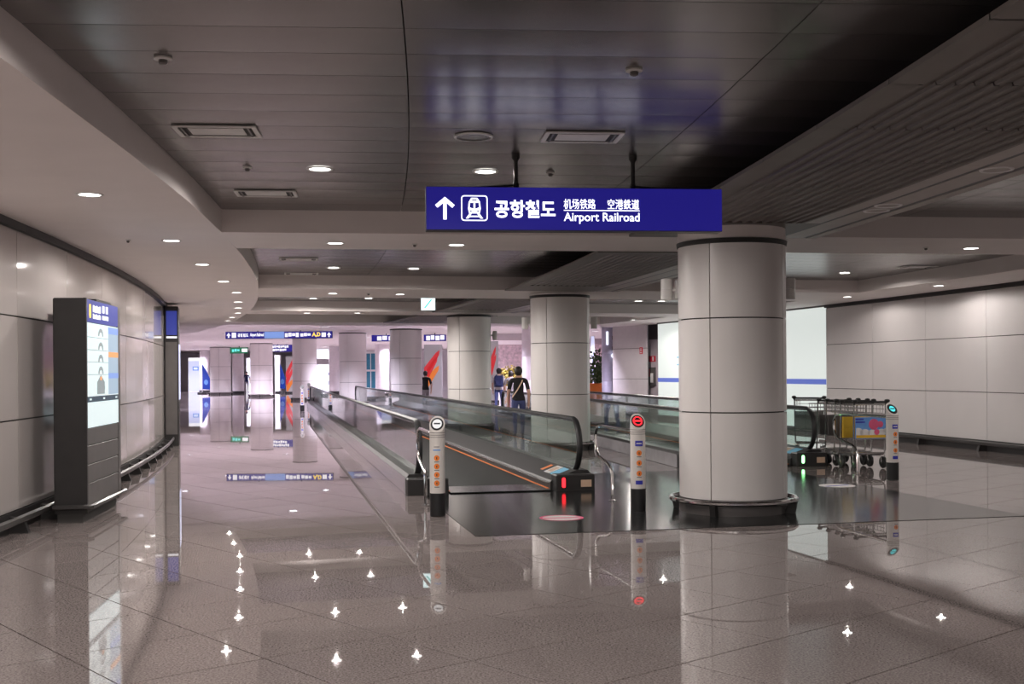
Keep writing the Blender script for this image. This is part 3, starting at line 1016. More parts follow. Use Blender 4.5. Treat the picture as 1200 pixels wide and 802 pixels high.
# ================================================================== MOVING WALKWAYS
def walkway(label, loc, rz, L, lights, near_lights, half=1.05, left_start=0.0):
    t = thing('moving_walkway', label, 'moving walkway', loc, rz, 'moving walkways')
    # origin: centre of the near end, +y along the travel direction
    y0 = 0.35
    MB().box(-0.66, 0.66, y0 + 0.5, L - 0.5, 0.0, 0.012).build('belt', 'belt', t)
    m = MB()
    m.box(-0.66, 0.66, y0 - 0.3, y0 + 0.5, 0.006, 0.016)
    m.build('comb_plate', 'landing', t)
    for s in (-1, 1):
        MB().box(*sorted((s * 0.64, s * 0.668)), y0 - 0.1, L - 0.4, 0.012, 0.02).build('edge_line', 'orange', t)
        ys = left_start if s < 0 else 0.0
        # skirt and decks
        m = MB()
        prof = [(s * 0.67, 0.0), (s * 0.67, 0.10), (s * 0.685, 0.125), (s * (half - 0.03), 0.25), (s * (half + 0.13), 0.25), (s * (half + 0.17), 0.20), (s * (half + 0.17), 0.0)]
        m.prism(prof, 'y', ys + 0.18, L - 0.18)
        m.build('deck', ['darkmetal'], t)
        m = MB()
        m.box(*sorted((s * (half + 0.165), s * (half + 0.178))), ys + 0.2, L - 0.2, 0.0, 0.21)
        m.build('outer_skirt', 'skirt', t)
        m = MB()
        m.tube([(s * 0.668, ys + 0.25, 0.085), (s * 0.668, L - 0.3, 0.085)], 0.008, 6)
        m.build('inner_strip', 'steel', t)
        # glass panels
        n = int(round((L - 1.0) / 2.45))
        gl = (L - 0.9) / n
        me = MB().box(-0.006, 0.006, 0.006, gl - 0.006, 0.245, 0.905).data('glass_panel', 'glass')
        for i in range(n):
            if 0.45 + ys + i * gl + gl > L - 0.4:
                continue
            link('glass_panel', me, t, (s * half, ys + 0.45 + i * gl, 0))
        # newel glass: half discs at both ends
        for (yc, sg) in ((ys + 0.45, -1), (L - 0.45, 1)):
            pts = [(yc, 0.245)] + [(yc + sg * 0.33 * math.cos(math.radians(q)), 0.575 + 0.33 * math.sin(math.radians(q))) for q in range(-90, 91, 15)] + [(yc, 0.905)]
            if sg < 0:
                pts = pts
            m = MB()
            m.prism(pts, 'x', s * half - 0.006, s * half + 0.006)
            m.build('newel_glass', 'glass', t)
        # handrail: one loop in profile
        path = []
        yc = ys + 0.45
        for q in range(-95, 91, 10):
            path.append((s * half, yc - 0.345 * math.cos(math.radians(q)), 0.575 + 0.345 * math.sin(math.radians(q))))
        yc = L - 0.45
        nseg = 14
        for i in range(1, nseg):
            path.append((s * half, ys + 0.45 + (L - 0.9 - ys) * i / nseg, 0.92))
        for q in range(90, -96, -10):
            path.append((s * half, yc + 0.345 * math.cos(math.radians(q)), 0.575 + 0.345 * math.sin(math.radians(q))))
        m = MB()
        m.tube(path, 0.036, 8, flat=(1.15, 0.8))
        m.build('handrail', 'rubber', t)
        # steel guide under the handrail
        m = MB()
        m.tube([(s * half, ys + 0.45, 0.888), (s * half, L - 0.45, 0.888)], 0.016, 6)
        m.build('handrail_guide', 'steel', t)
        # newel foot
        f = MB().bbox(*sorted((s * 0.70, s * (half + 0.17))), ys - 0.02, ys + 0.25, 0.0, 0.21, 0.015).build('newel_foot', 'darkmetal', t)
        if s > 0:
            MB().box(*sorted((s * (half - 0.02), s * (half + 0.12))), ys - 0.026, ys - 0.018, 0.05, 0.14).build('name_plate', 'beige', f)
        if near_lights[s]:
            m = MB()
            m.prism(rrect(s * 0.80 - 0.022, s * 0.80 + 0.022, 0.045, 0.175, 0.021), 'y', ys - 0.03, ys - 0.018)
            m.build('indicator_light', near_lights[s], f)
        m = MB()
        # notice stickers on the sloping inner deck
        def onslope(u, yy):
            x = 0.70 + (half - 0.03 - 0.70) * u
            return (s * x, yy, 0.13 + 0.12 * u + 0.004)
        for (u0, u1, ya, yb, mm_) in ((0.28, 0.92, 0.42, 0.72, 'cyan'), (0.28, 0.92, 0.74, 1.06, 'white'), (0.42, 0.8, 0.80, 1.0, 'beige'), (0.35, 0.85, 1.22, 1.36, 'orange')):
            lift = 0.002 if mm_ == 'beige' else 0
            q = [Vector(onslope(u0, ys + ya)), Vector(onslope(u1, ys + ya)), Vector(onslope(u1, ys + yb)), Vector(onslope(u0, ys + yb))]
            mm = MB().quad(*[v + Vector((0, 0, lift)) for v in q])
            if s > 0:
                mm.build('notice_sticker', mm_, t)
    return t


cA = Vector((-0.13, 14.72, 0.004))
LA = 40.5
walkway('left moving walkway with glass balustrades and orange belt edge', cA, RZA, LA, None, {1: 'led_red', -1: None})
VB = Vector((-0.16, 1.0)).normalized()
UB = Vector((VB.y, -VB.x))
RZB = math.atan2(UB.y, UB.x)
cB = Vector((3.86, 18.35, 0.004))
walkway('right moving walkway half hidden behind the nearest column', cB, RZB, 20.0, None, {1: 'led_green', -1: 'led_red'})

# ================================================================== BOLLARDS
def bollard(p, rz, disc, label, nicons=4, name='bollard', blue=True):
    t = thing(name, label, 'bollard', (p.x, p.y, 0.006), rz, 'walkway information bollards')
    r = 0.083
    m = MB()
    m.lathe([(0, 0), (r + 0.002, 0), (r + 0.002, 0.245), (0, 0.245)], 24)
    m.build('base', 'black', t)
    # body with slanted top: front low, back high
    m = MB()
    seg = 28
    vs = []
    for kx in range(seg):
        a = 2 * PI * kx / seg
        x, y = r * math.cos(a), r * math.sin(a)
        vs.append((x, y, 0.245))
    for kx in range(seg):
        a = 2 * PI * kx / seg
        x, y = r * math.cos(a), r * math.sin(a)
        vs.append((x, y, min(1.07, 0.985 + y * 1.05)))
    m.add(vs, [(i, (i + 1) % seg, seg + (i + 1) % seg, seg + i) for i in range(seg)], 0, True)
    m.add(vs[seg:], [tuple(range(seg))])
    m.build('body', 'bollard', t)
    for z in (0.845, 0.868, 0.893):
        m = MB()
        m.lathe([(r - 0.001, z), (r + 0.0015, z), (r + 0.0015, z + 0.005), (r - 0.001, z + 0.005)], 24)
        m.build('groove_ring', 'graymetal', t)
    # slanted display
    al = math.atan(1.05)
    head = MB()
    n = 28
    def onface(rr, ang, off):
        x = rr * math.cos(ang)
        v = rr * math.sin(ang)
        y = v * math.cos(al)
        z = 0.985 + v * math.sin(al)
        return (x, y - off * math.sin(al) * 1.0, z + off * math.cos(al))
    ell = 1.28
    ring = []
    for q in range(n):
        a = 2 * PI * q / n
        ring.append((0.070 * math.cos(a), 0.070 * ell * math.sin(a)))
    def disc_mesh(scale, off):
        mm = MB()
        pts = []
        for (x, v) in ring:
            x, v = x * scale, v * scale
            pts.append((x, v * math.cos(al) - off * math.sin(al), 0.985 + v * math.sin(al) + off * math.cos(al)))
        mm.add(pts, [tuple(range(n))])
        return mm
    d = disc_mesh(1.0, 0.003).build('display', 'black', t)
    disc_mesh(0.74, 0.006).build('display_ring', disc[0], d)
    mm = disc_mesh(0.58, 0.008)
    mm.build('display_face', disc[1], d)
    mm = MB()
    w, hh = 0.034, 0.010
    pts = [(sx_ * w, (sv * hh) * math.cos(al) - 0.010 * math.sin(al), 0.985 + sv * hh * math.sin(al) + 0.010 * math.cos(al)) for sx_, sv in ((-1, -1), (1, -1), (1, 1), (-1, 1))]
    mm.add(pts, [(0, 1, 2, 3)])
    mm.build('display_bar', disc[2], d)
    # pictograms wrapped on the front of the body
    def patch(z, w, hgt, matn, nm, rnd=False, rr=r + 0.0012, par=t, x0=0.0):
        mm = MB()
        if rnd:
            nn = 10
            vs = []
            for q in range(nn + 1):
                x = -w * math.cos(PI * q / nn)
                hq = max(0.0004, hgt * math.sin(PI * q / nn))
                vs += [(rr * math.sin((x + x0) / r), -rr * math.cos((x + x0) / r), z - hq), (rr * math.sin((x + x0) / r), -rr * math.cos((x + x0) / r), z + hq)]
            mm.add(vs, [(2 * q, 2 * q + 2, 2 * q + 3, 2 * q + 1) for q in range(nn)])
        else:
            nn = 6
            vs = []
            for q in range(nn + 1):
                x = -w + 2 * w * q / nn + x0
                vs += [(rr * math.sin(x / r), -rr * math.cos(x / r), z - hgt), (rr * math.sin(x / r), -rr * math.cos(x / r), z + hgt)]
            mm.add(vs, [(2 * q, 2 * q + 2, 2 * q + 3, 2 * q + 1) for q in range(nn)])
        return mm.build(nm, matn, par)
    if blue:
        patch(0.745, 0.043, 0.030, 'bluelabel', 'blue_label')
        patch(0.745, 0.030, 0.006, 'white', 'blue_label_line', rr=r + 0.002)
        patch(0.315, 0.040, 0.022, 'bluelabel', 'blue_label')
        zs = [0.64, 0.53, 0.415]
    else:
        patch(0.71, 0.040, 0.007, 'skyblue', 'blue_label')
        patch(0.745, 0.030, 0.004, 'graymetal', 'caption')
        zs = [0.625, 0.535, 0.445, 0.355]
    for z in zs[:nicons]:
        ic = patch(z, 0.030, 0.031, 'orange', 'pictogram', True)
        patch(z - 0.002, 0.005, 0.011, 'black', 'figure', False, r + 0.0022, ic)
        patch(z - 0.042, 0.026, 0.004, 'graymetal', 'caption')
    return t


RB1 = RZA
bp1, bp2, bp3 = G(513, 605), G(748, 599), G(1046, 563)
bollard(bp1, -0.02, ('led_white', 'led_white', 'black'), 'white bollard with pale round display at the left walkway, nearest', 4, blue=False)
bollard(bp2, 0.06, ('led_red', 'black', 'led_red'), 'white bollard with red no-entry display left of the big column', 3)
bollard(bp3, 0.22, ('black', 'led_cyan', 'black'), 'white bollard with cyan display beside the luggage carts', 3)


def guard_rail(bp, rz, label, flip=1):
    t = thing('guard_rail', label, 'guard rail', (bp.x, bp.y, 0.006), rz, 'chrome guard loops')
    ctrl = [(0, 0.08, 0.87), (0, 1.45, 0.87), (0, 1.62, 0.84), (0, 1.70, 0.76), (0, 1.70, 0.66), (0, 1.66, 0.56), (0, 1.55, 0.49), (0, 1.15, 0.42), (0, 1.04, 0.38), (0, 0.99, 0.30), (0, 0.98, 0.0)]
    MB().tube(ctrl, 0.019, 8).build('tube', 'chrome', t)
    m = MB()
    m.lathe([(0, 0.0), (0.05, 0.0), (0.05, 0.008), (0.02, 0.014), (0, 0.014)], 16, 0, 0, 0.98)
    m.build('floor_flange', 'steel', t)


guard_rail(bp1, RZA, 'bent chrome guard rail behind the leftmost bollard')
guard_rail(bp2, RZA, 'bent chrome guard rail behind the red-display bollard')
guard_rail(bp3, RZA, 'bent chrome guard rail in front of the luggage carts')

# floor stickers on the landing
def sticker(p, ring, bar, label, rz):
    t = thing('floor_sticker', label, 'sticker', (p.x, p.y, 0.0065), rz)
    m = MB()
    m.lathe([(0, 0.0), (0.235, 0.0), (0.235, 0.001), (0, 0.001)], 32)
    m.build('disc', 'white', t)
    m = MB()
    m.lathe([(0.20, 0.0012), (0.235, 0.0012), (0.235, 0.002), (0.20, 0.002)], 32)
    m.build('ring', ring, t)
    MB().box(-0.19, 0.19, -0.030, 0.030, 0.0012, 0.002).build('bar', bar, t)


sticker(G(658, 608), 'pink', 'pink', 'round white floor sticker with red ring and bar on dark landing', 0.1)
sticker(G(981, 570), 'white', 'bluelabel', 'round white floor sticker with blue mark before the luggage carts', 0.5)

# ================================================================== LUGGAGE CARTS
def cart(label, loc, rz, board):
    t = thing('luggage_cart', label, 'luggage cart', loc, rz, 'nested luggage carts')
    w = 0.27                                              # local -y is the front with the ad board, handle on top
    fr = MB()
    for s in (-1, 1):
        fr.tube([(s * w, -0.02, 1.0), (s * w, 0.0, 0.5), (s * w, 0.03, 0.24), (s * (w - 0.02), 0.10, 0.20), (s * (w - 0.10), 0.80, 0.17), (s * 0.06, 0.92, 0.17)], 0.014, 6)
    fr.tube([(-w, -0.02, 1.0), (w, -0.02, 1.0)], 0.014, 6)
    fr.tube([(-w, 0.0, 0.46), (w, 0.0, 0.46)], 0.010, 6)
    fr.tube([(-w, 0.03, 0.24), (w, 0.03, 0.24)], 0.014, 6)
    fr.build('frame', 'steel', t)
    b = MB()                                              # wire basket under the handle
    for yy in (0.04, 0.12, 0.22, 0.32):
        b.tube([(-w + 0.02, yy, 0.98), (-w + 0.02, yy, 0.86), (w - 0.02, yy, 0.86), (w - 0.02, yy, 0.98)], 0.005, 4)
    for zz in (0.98, 0.92):
        b.tube([(-w + 0.02, 0.0, zz), (-w + 0.02, 0.34, zz), (w - 0.02, 0.34, zz), (w - 0.02, 0.0, zz)], 0.006, 4)
    b.build('basket', 'steel', t)
    hb = MB().tube([(-w - 0.02, -0.05, 1.035), (w + 0.02, -0.05, 1.035)], 0.018, 8).build('handle', 'rubber', t)
    for s in (-1, 1):
        m = MB()
        m.lathe([(0, -0.028), (0.032, -0.020), (0.045, 0.0), (0.034, 0.022), (0, 0.030)], 12, 0, s * (w + 0.0), -0.06)
        g = m.build('grip_knob', 'rubber', hb)
        g.location = (0, 0, 1.05)
        MB().tube([(s * w, -0.03, 1.0), (s * w, -0.06, 1.045)], 0.016, 6).build('grip_stem', 'rubber', hb)
    p = MB()                                              # platform
    for q in range(5):
        x = -0.20 + 0.10 * q
        p.tube([(x, 0.06, 0.215), (x * 0.6, 0.86, 0.18)], 0.008, 5)
    p.tube([(-w + 0.02, 0.10, 0.22), (w - 0.02, 0.10, 0.22)], 0.010, 5)
    p.build('platform', 'steel', t)
    # wheels
    def wheel(x, y, r):
        m = MB()
        prof = [(r * 0.35, -0.016), (r * 0.9, -0.022), (r, -0.012), (r, 0.012), (r * 0.9, 0.022), (r * 0.35, 0.016), (r * 0.35, -0.016)]
        n = 16
        vs, fs = [], []
        for k_ in range(n):
            a = 2 * PI * k_ / n
            for rr, xx in prof:
                vs.append((x + xx, y + rr * math.cos(a), r + rr * math.sin(a)))
        np_ = len(prof)
        for k_ in range(n):
            j = (k_ + 1) % n
            for i in range(np_ - 1):
                fs.append((k_ * np_ + i, k_ * np_ + i + 1, j * np_ + i + 1, j * np_ + i))
        m.add(vs, fs, 0, True)
        wh = m.build('wheel', 'rubber', t)
        m = MB()
        m.tube([(x - 0.02, y, r), (x + 0.02, y, r)], r * 0.36, 10)
        m.build('hub', 'steel', wh)
        m = MB()
        m.tube([(x - 0.032, y, r), (x - 0.032, y + 0.01, 2 * r + 0.02), (x + 0.032, y + 0.01, 2 * r + 0.02), (x + 0.032, y, r)], 0.007, 5)
        m.build('fork', 'steel', wh)
    wheel(-w + 0.03, 0.02, 0.095)
    wheel(w - 0.03, 0.02, 0.095)
    wheel(0.0, 0.90, 0.06)
    z0, z1 = 0.47, 0.80
    ad = MB().bbox(-w + 0.015, w - 0.015, -0.045, -0.020, z0, z1, 0.004).build('ad_board', {'ad': 'skyblue', 'yellow': 'yellow', 'gray': 'graymetal'}[board], t)
    if board == 'ad':
        f = -0.0465
        MB().box(-w + 0.02, w - 0.02, f, -0.045, z0 + 0.01, z0 + 0.055).build('sand_strip', 'yellow', ad)
        m = MB()
        for (x, z, r) in ((-0.22, z0 + 0.10, 0.07), (-0.10, z0 + 0.09, 0.06), (0.02, z0 + 0.085, 0.055), (0.18, z0 + 0.09, 0.06), (0.27, z0 + 0.11, 0.05)):
            m.prism([(max(-w + 0.02, min(w - 0.02, x + r * 1.3 * math.cos(2 * PI * q / 14))), max(z0 + 0.055, z + r * math.sin(2 * PI * q / 14))) for q in range(14)], 'y', f, -0.045)
        m.build('cloud', 'white', ad)
        m = MB()                                          # plain pink rosette and tail, no character
        for (x, z, r, yy) in ((0.05, z0 + 0.22, 0.085, f - 0.001), (0.16, z0 + 0.22, 0.05, f - 0.0006), (0.10, z0 + 0.10, 0.045, f - 0.0014)):
            m.prism([(x + r * math.cos(2 * PI * q / 18), z + r * math.sin(2 * PI * q / 18)) for q in range(18)], 'y', yy, -0.045)
        m.build('pink_shape', 'pink', ad)
        m = MB()
        for (x0, x1, z) in ((-0.26, -0.12, z0 + 0.29), (-0.26, -0.10, z0 + 0.245)):
            m.box(x0, x1, f - 0.001, -0.045, z, z + 0.022)
        m.build('print_line', 'bluelabel', ad)
        MB().box(-w - 0.01, w + 0.01, -0.050, -0.018, z1 + 0.025, z1 + 0.055).build('ledge', 'steel', t)
    return t


CP = Vector((5.54, 17.88, 0.006))
labs = ['luggage cart with blue beach advert board, nearest of the nested row', 'luggage cart with yellow board, second of the nested row', 'third luggage cart of the nested row, counted from the advert board',
        'fourth luggage cart of the nested row, counted from the advert board', 'fifth luggage cart of the nested row, farthest of the close ones', 'gray-boarded luggage cart seen through the walkway newel glass']
for q in range(6):
    d = 0.30 * q
    off = -0.06 if q == 1 else 0.0
    loc = CP + Vector((VA.x * d, VA.y * d, 0)) + Vector((UA.x, UA.y, 0)) * off
    if q == 5:
        loc = Vector((5.36, 20.75, 0.004))
    cart(labs[q], loc, RZA if q < 5 else RZA - 0.7, 'ad' if q == 0 else ('yellow' if q == 1 else 'gray'))

# ================================================================== HANGING SIGNS FAR AWAY
def far_sign(pL, pR, z0, z1, label, marks, rods=(0.3, 0.7), ztop=Z_FAR, dep=0.16, face='sign_blue'):
    v = pR - pL
    w = v.length
    c = (pL + pR) / 2
    t = thing('hanging_sign', label, 'sign', (c.x, c.y, z0), math.atan2(v.y, v.x), 'far hanging signs')
    hgt = z1 - z0
    MB().bbox(-w / 2, w / 2, -dep / 2, dep / 2, 0, hgt, 0.01).build('sign_box', 'darkmetal', t)
    MB().box(-w / 2 + 0.01, w / 2 - 0.01, -dep / 2 - 0.01, -dep / 2, 0.01, hgt - 0.01).build('face', face, t)
    for r in rods:
        MB().tube([(-w / 2 + w * r, 0, hgt - 0.01), (-w / 2 + w * r, 0, ztop - z0)], 0.025, 8).build('rod', 'darkmetal', t)
    fy = -dep / 2 - 0.014
    for mk in marks:
        kind, x0, x1, a, b, mm = mk
        x0, x1 = -w / 2 + w * x0, -w / 2 + w * x1
        a, b = hgt * a, hgt * b
        if kind == 'box':
            MB().box(x0, x1, fy, fy + 0.006, a, b).build('panel_mark', mm, t)
        elif kind == 'arrow':
            cx_ = (x0 + x1) / 2
            m = MB()
            m.box(cx_ - 0.035, cx_ + 0.035, fy, fy + 0.006, a, (a + b) / 2)
            m.prism([(x0, (a + b) / 2 - 0.02), (x1, (a + b) / 2 - 0.02), (cx_, b)], 'y', fy, fy + 0.006)
            m.build('arrow', mm, t)
        elif kind == 'blk':
            m = MB()
            n_ = max(2, int((x1 - x0) / ((b - a) * 0.8)))
            for q in range(n_):
                u = x0 + (x1 - x0) * q / n_
                g_ = (x1 - x0) / n_
                m.box(u + 0.06 * g_, u + 0.9 * g_, fy, fy + 0.006, a + (b - a) * (0.12 * (q % 3)), b - (b - a) * 0.1 * ((q + 1) % 2))
            m.build('lettering', mm, t)
        else:
            text('lettering', kind, 0.2, mm, t, (x0, fy, a), bold=0.01, width=x1 - x0, height=b - a)
    return t


WH, YE = 'sign_white', 'sign_yellow'
far_sign(D(265, 55), D(390, 55), 3.22, 3.56, 'long blue overhead sign spanning the far left aisle', [
    ('arrow', 0.01, 0.05, 0.15, 0.85, WH), ('box', 0.06, 0.10, 0.15, 0.85, WH), ('공항철도', 0.115, 0.215, 0.25, 0.75, WH), ('Airport Railroad', 0.23, 0.36, 0.2, 0.8, WH),
    ('box', 0.365, 0.55, 0.03, 0.97, 'screen_blue2'), ('blk', 0.555, 0.69, 0.2, 0.8, WH), ('blk', 0.70, 0.80, 0.25, 0.75, WH), ('A,D', 0.81, 0.89, 0.15, 0.85, YE), ('box', 0.90, 0.94, 0.2, 0.8, WH), ('arrow', 0.95, 0.99, 0.15, 0.85, WH)])
far_sign(D(436, 60), D(470, 60), 3.18, 3.52, 'blue and white overhead sign left of the lilac-edged column', [('blk', 0.18, 0.55, 0.15, 0.85, WH), ('blk', 0.58, 0.8, 0.15, 0.85, WH)], (0.5,))
far_sign(D(497, 60), D(523, 60), 3.18, 3.52, 'blue and white overhead sign above the red-striped pillar', [('blk', 0.1, 0.5, 0.12, 0.88, WH), ('blk', 0.52, 0.95, 0.12, 0.88, WH)], (0.5,))
far_sign(D(318, 80), D(344, 80), 3.05, 3.55, 'far white-lettered sign between the two middle far columns', [('blk', 0.05, 0.8, 0.55, 0.9, WH), ('blk', 0.08, 0.7, 0.1, 0.45, WH)], (0.3, 0.7))
far_sign(D(270, 85), D(291, 85), 3.05, 3.50, 'green far exit sign between two columns', [('blk', 0.1, 0.55, 0.25, 0.75, 'exit_cyan'), ('box', 0.66, 0.97, 0.25, 0.8, WH)], (0.5,), face='exit_green')
# square emergency sign under the third coffer
p = D(502.5, 25.75)
t = thing('exit_sign', 'small square white-lit emergency sign hanging from third coffer', 'sign', (p.x, p.y, 2.935), 0)
MB().bbox(-0.16, 0.16, -0.05, 0.05, 0.0, 0.32, 0.006).build('sign_box', 'white', t)
MB().box(-0.155, 0.155, -0.056, -0.05, 0.006, 0.314).build('face', 'exit_white', t)
m = MB()
m.prism([(-0.10, 0.05), (-0.06, 0.05), (0.10, 0.25), (0.06, 0.25)], 'y', -0.058, -0.056)
m.build('pictogram', 'exit_cyan', t)
MB().tube([(0, 0, 0.31), (0, 0, Z_COF - 2.935)], 0.012, 8).build('rod', 'darkmetal', t)

# ================================================================== FAR HALL
# return wall right of the shops
A, B = D(718, 40.2), D(758.5, 38.8)
rzv = math.atan2(B.y - A.y, B.x - A.x)
wv = struct(link('wall_return', None, None, A, rzv))
ln = (B - A).length
MB().box(0, ln, 0.03, 0.08, 0, 3.5).build('core', 'graymetal', wv)
for z0, z1 in ((0.15, 1.27), (1.285, 2.31), (2.325, 3.12)):
    MB().bbox(0.0, ln, 0.0, 0.04, z0, z1, 0.004).build('wall_panel', 'farwall', wv)
MB().box(-0.02, ln, -0.02, 0.04, 0, 0.15).build('skirting', 'darkmetal', wv)
A2, B2 = D(758.5, 39.5), D(776, 39.1)
rz2 = math.atan2(B2.y - A2.y, B2.x - A2.x)
wn = struct(link('wall_niche', None, None, A2, rz2))
l2 = (B2 - A2).length
MB().box(0, l2 + 0.3, 0.02, 0.4, 0, 2.62).build('wall_panel', 'mauve', wn)
MB().box(0, l2 + 0.3, 0.0, 0.4, 2.62, 3.3).build('upper_panel', 'graymetal', wn)
t = thing('fire_cabinet', 'small red and gray fire equipment cabinet in wall niche', 'fire cabinet', A2 + Vector((0.02, -0.02, 1.05)), rz2)
MB().bbox(0.03, 0.33, -0.14, 0.0, 0.0, 0.62, 0.01).build('box', 'graymetal', t)
MB().box(0.05, 0.17, -0.147, -0.14, 0.3, 0.57).build('red_door', 'red', t)
MB().box(0.20, 0.31, -0.147, -0.14, 0.1, 0.42).build('white_door', 'white', t)
t = thing('fire_sign', 'red and white fire sign above the fire cabinet', 'sign', A2 + Vector((0.06, -0.02, 1.86)), rz2)
MB().box(0.0, 0.28, -0.02, 0.0, 0.0, 0.2).build('plate', 'red', t)
MB().box(0.15, 0.21, -0.026, -0.02, 0.03, 0.17).build('mark', 'white', t)
t = thing('red_notice', 'red square notice on the white return wall', 'sign', A + Vector((ln * 0.80 * math.cos(rzv), ln * 0.80 * math.sin(rzv), 2.12)), rzv)
MB().box(0.0, 0.14, -0.02, -0.003, 0.0, 0.23).build('plate', 'red', t)
MB().box(0.05, 0.09, -0.025, -0.02, 0.09, 0.20).build('mark', 'white', t)
MB().box(0.03, 0.11, -0.025, -0.02, 0.03, 0.06).build('mark', 'white', t)


def slab_wall(name, x0, x1, Y, z0, z1, m, thick=0.4, struct_=True):
    a, b = D(x0, Y), D(x1, Y)
    o = MB().box(a.x, b.x, Y, Y + thick, z0, z1).build(name, m)
    if struct_:
        struct(o)
    return o


slab_wall('wall_far_left', 100, 345, 112, 0, 3.6, 'farwall')
slab_wall('wall_far_middle', 345, 560, 104, 0, 3.6, 'farwall')
slab_wall('wall_far_right', 690, 1300, 92, 0, 3.6, 'mauve')
slab_wall('wall_mosaic', 555, 720, 70, 1.75, 3.2, 'mosaic')
slab_wall('wall_far_backdrop', 540, 720, 92, 0, 3.6, 'farwall')


def pillar(px, Y, r, label, m='farwall', zt=Z_FAR):
    p = D(px, Y)
    t = thing('pillar', label, 'column', p, 0, 'far white pillars')
    mm = MB()
    mm.lathe([(r * 0.97, 0.17), (r, 0.18), (r, 1.15), (r * 0.985, 1.155), (r * 0.985, 1.17), (r, 1.175), (r, 2.2), (r * 0.985, 2.205), (r * 0.985, 2.22), (r, 2.225), (r, zt)], 28)
    mm.build('shaft', m, t)
    mm = MB()
    mm.lathe([(0, 0), (r * 1.12, 0), (r * 1.12, 0.16), (r * 0.96, 0.175), (0, 0.175)], 28)
    mm.build('base_ring', 'darkmetal', t)
    return t


pillar(279, 92, 0.45, 'slim white far pillar beneath the green exit sign')
pillar(392, 88, 0.42, 'slim white far pillar left of the lilac-lit column')
pillar(448, 82, 0.50, 'pale far pillar left of the lilac-edged column')
pillar(618, 52, 0.24, 'slim pale pillar against the left edge of second column')
pillar(240, 98, 0.42, 'white far pillar behind the leftmost blue flag')
# lilac pillar with lamps beside the return wall
t = pillar(712, 44, 0.22, 'lilac-lit slim pillar with round lamps beside the return wall', 'lilac')
for z in (2.75, 2.35):
    MB().box(0.16, 0.30, -0.22, -0.12, z, z + 0.14).build('bracket_lamp', 'graymetal', t)
MB().box(-0.06, 0.02, -0.235, -0.215, 2.55, 3.05).build('light_strip', 'lightbox', t)
m = MB()
m.lathe([(0, -0.1), (0.07, -0.07), (0.1, 0.0), (0.07, 0.07), (0, 0.1)], 14, 0, 0.22, -0.25)
o = m.build('globe_lamp', 'lightbox', t)
o.location.z = 2.14

# red-striped pillar-banner
def banner(px0, px1, Y, z0, z1, label, stripes):
    a, b = D(px0, Y), D(px1, Y)
    w = b.x - a.x
    t = thing('banner', label, 'banner', (a.x, Y, z0), 0, 'striped banners')
    MB().box(0, w, 0, 0.25, 0, z1 - z0).build('board', 'banner_white_glow', t)
    H = z1 - z0
    for (u0, u1, lo, hi, mm) in stripes:
        m = MB()
        m.prism([(w * u0, H * lo), (w * (u0 + 0.12), H * (lo - 0.06)), (w * (u1 - 0.04), H * (hi - 0.09)), (w * u1, H * hi), (w * (u1 - 0.22), H * (hi - 0.05)), (w * u0, H * (lo + 0.12))], 'y', -0.006, 0.0)
        m.build('stripe', mm, t)
    MB().box(-0.04, w + 0.04, -0.02, 0.28, 0.0, 0.12).build('foot', 'darkmetal', t)
    return t


banner(497, 518, 66, 0.0, 3.15, 'white pillar board with slanting red brush stripes', [(0.0, 0.88, 0.46, 0.90, 'banner_red_glow'), (0.0, 0.76, 0.36, 0.78, 'banner_red_glow'), (0.10, 0.84, 0.28, 0.62, 'banner_orange_glow')])
banner(335, 346, 90, 0.0, 2.9, 'far white board with orange-red stripes beside a far column', [(0.0, 0.95, 0.45, 0.98, 'banner_red_glow'), (0.0, 0.95, 0.25, 0.75, 'banner_red_glow'), (0.05, 0.98, 0.1, 0.45, 'banner_orange_glow')])
banner(575, 584, 58, 0.0, 3.1, 'narrow white board with red stripes behind the walking people', [(0.0, 0.7, 0.6, 0.92, 'banner_red_glow'), (0.05, 0.75, 0.5, 0.8, 'banner_red_glow')])


def flag(px0, px1, Y, label):
    a, b = D(px0, Y), D(px1, Y)
    w = b.x - a.x
    t = thing('flag_stand', label, 'flag', (a.x, Y, 0), 0, 'blue feather flags')
    MB().prism([(0, 0.35), (w, 0.3), (w, 1.2), (w * 0.55, 1.8), (w * 0.1, 2.3), (0, 2.3)], 'y', -0.02, 0.02).build('cloth', 'flag_blue_glow', t)
    MB().tube([(0, 0, 0.05), (0, 0, 2.4)], 0.03, 8).build('pole', 'white', t)
    m = MB()
    m.lathe([(0, 0), (0.4, 0), (0.38, 0.10), (0.05, 0.14), (0, 0.14)], 16)
    m.build('base', 'darkmetal', t)
    m = MB()
    m.prism([(w * 0.5 + 0.16 * math.cos(q * PI / 5), 0.9 + 0.22 * math.sin(q * PI / 5)) for q in range(10)], 'y', -0.03, -0.02)
    m.build('emblem', 'skyblue', t)


flag(237, 246, 92, 'blue feather flag left of the leftmost round column')
flag(328, 334, 93, 'blue feather flag beside the striped far board')
# lit shop boxes
def lightbox(px0, px1, Y, z0, z1, label, m='lightbox', extra=None, foot=True):
    a, b = D(px0, Y), D(px1, Y)
    w = b.x - a.x
    t = thing('light_box', label, 'light box', (a.x, Y, z0), 0)
    H = z1 - z0
    MB().bbox(-0.04, w + 0.04, 0.0, 0.3, 0, H, 0.02).build('frame', 'white', t)
    MB().box(0, w, -0.012, 0.0, 0.05, H - 0.04).build('face', m, t)
    if extra:
        for (u0, u1, v0, v1, mm) in extra:
            MB().box(w * u0, w * u1, -0.02, -0.012, H * v0, H * v1).build('print_block', mm, t)
    return t


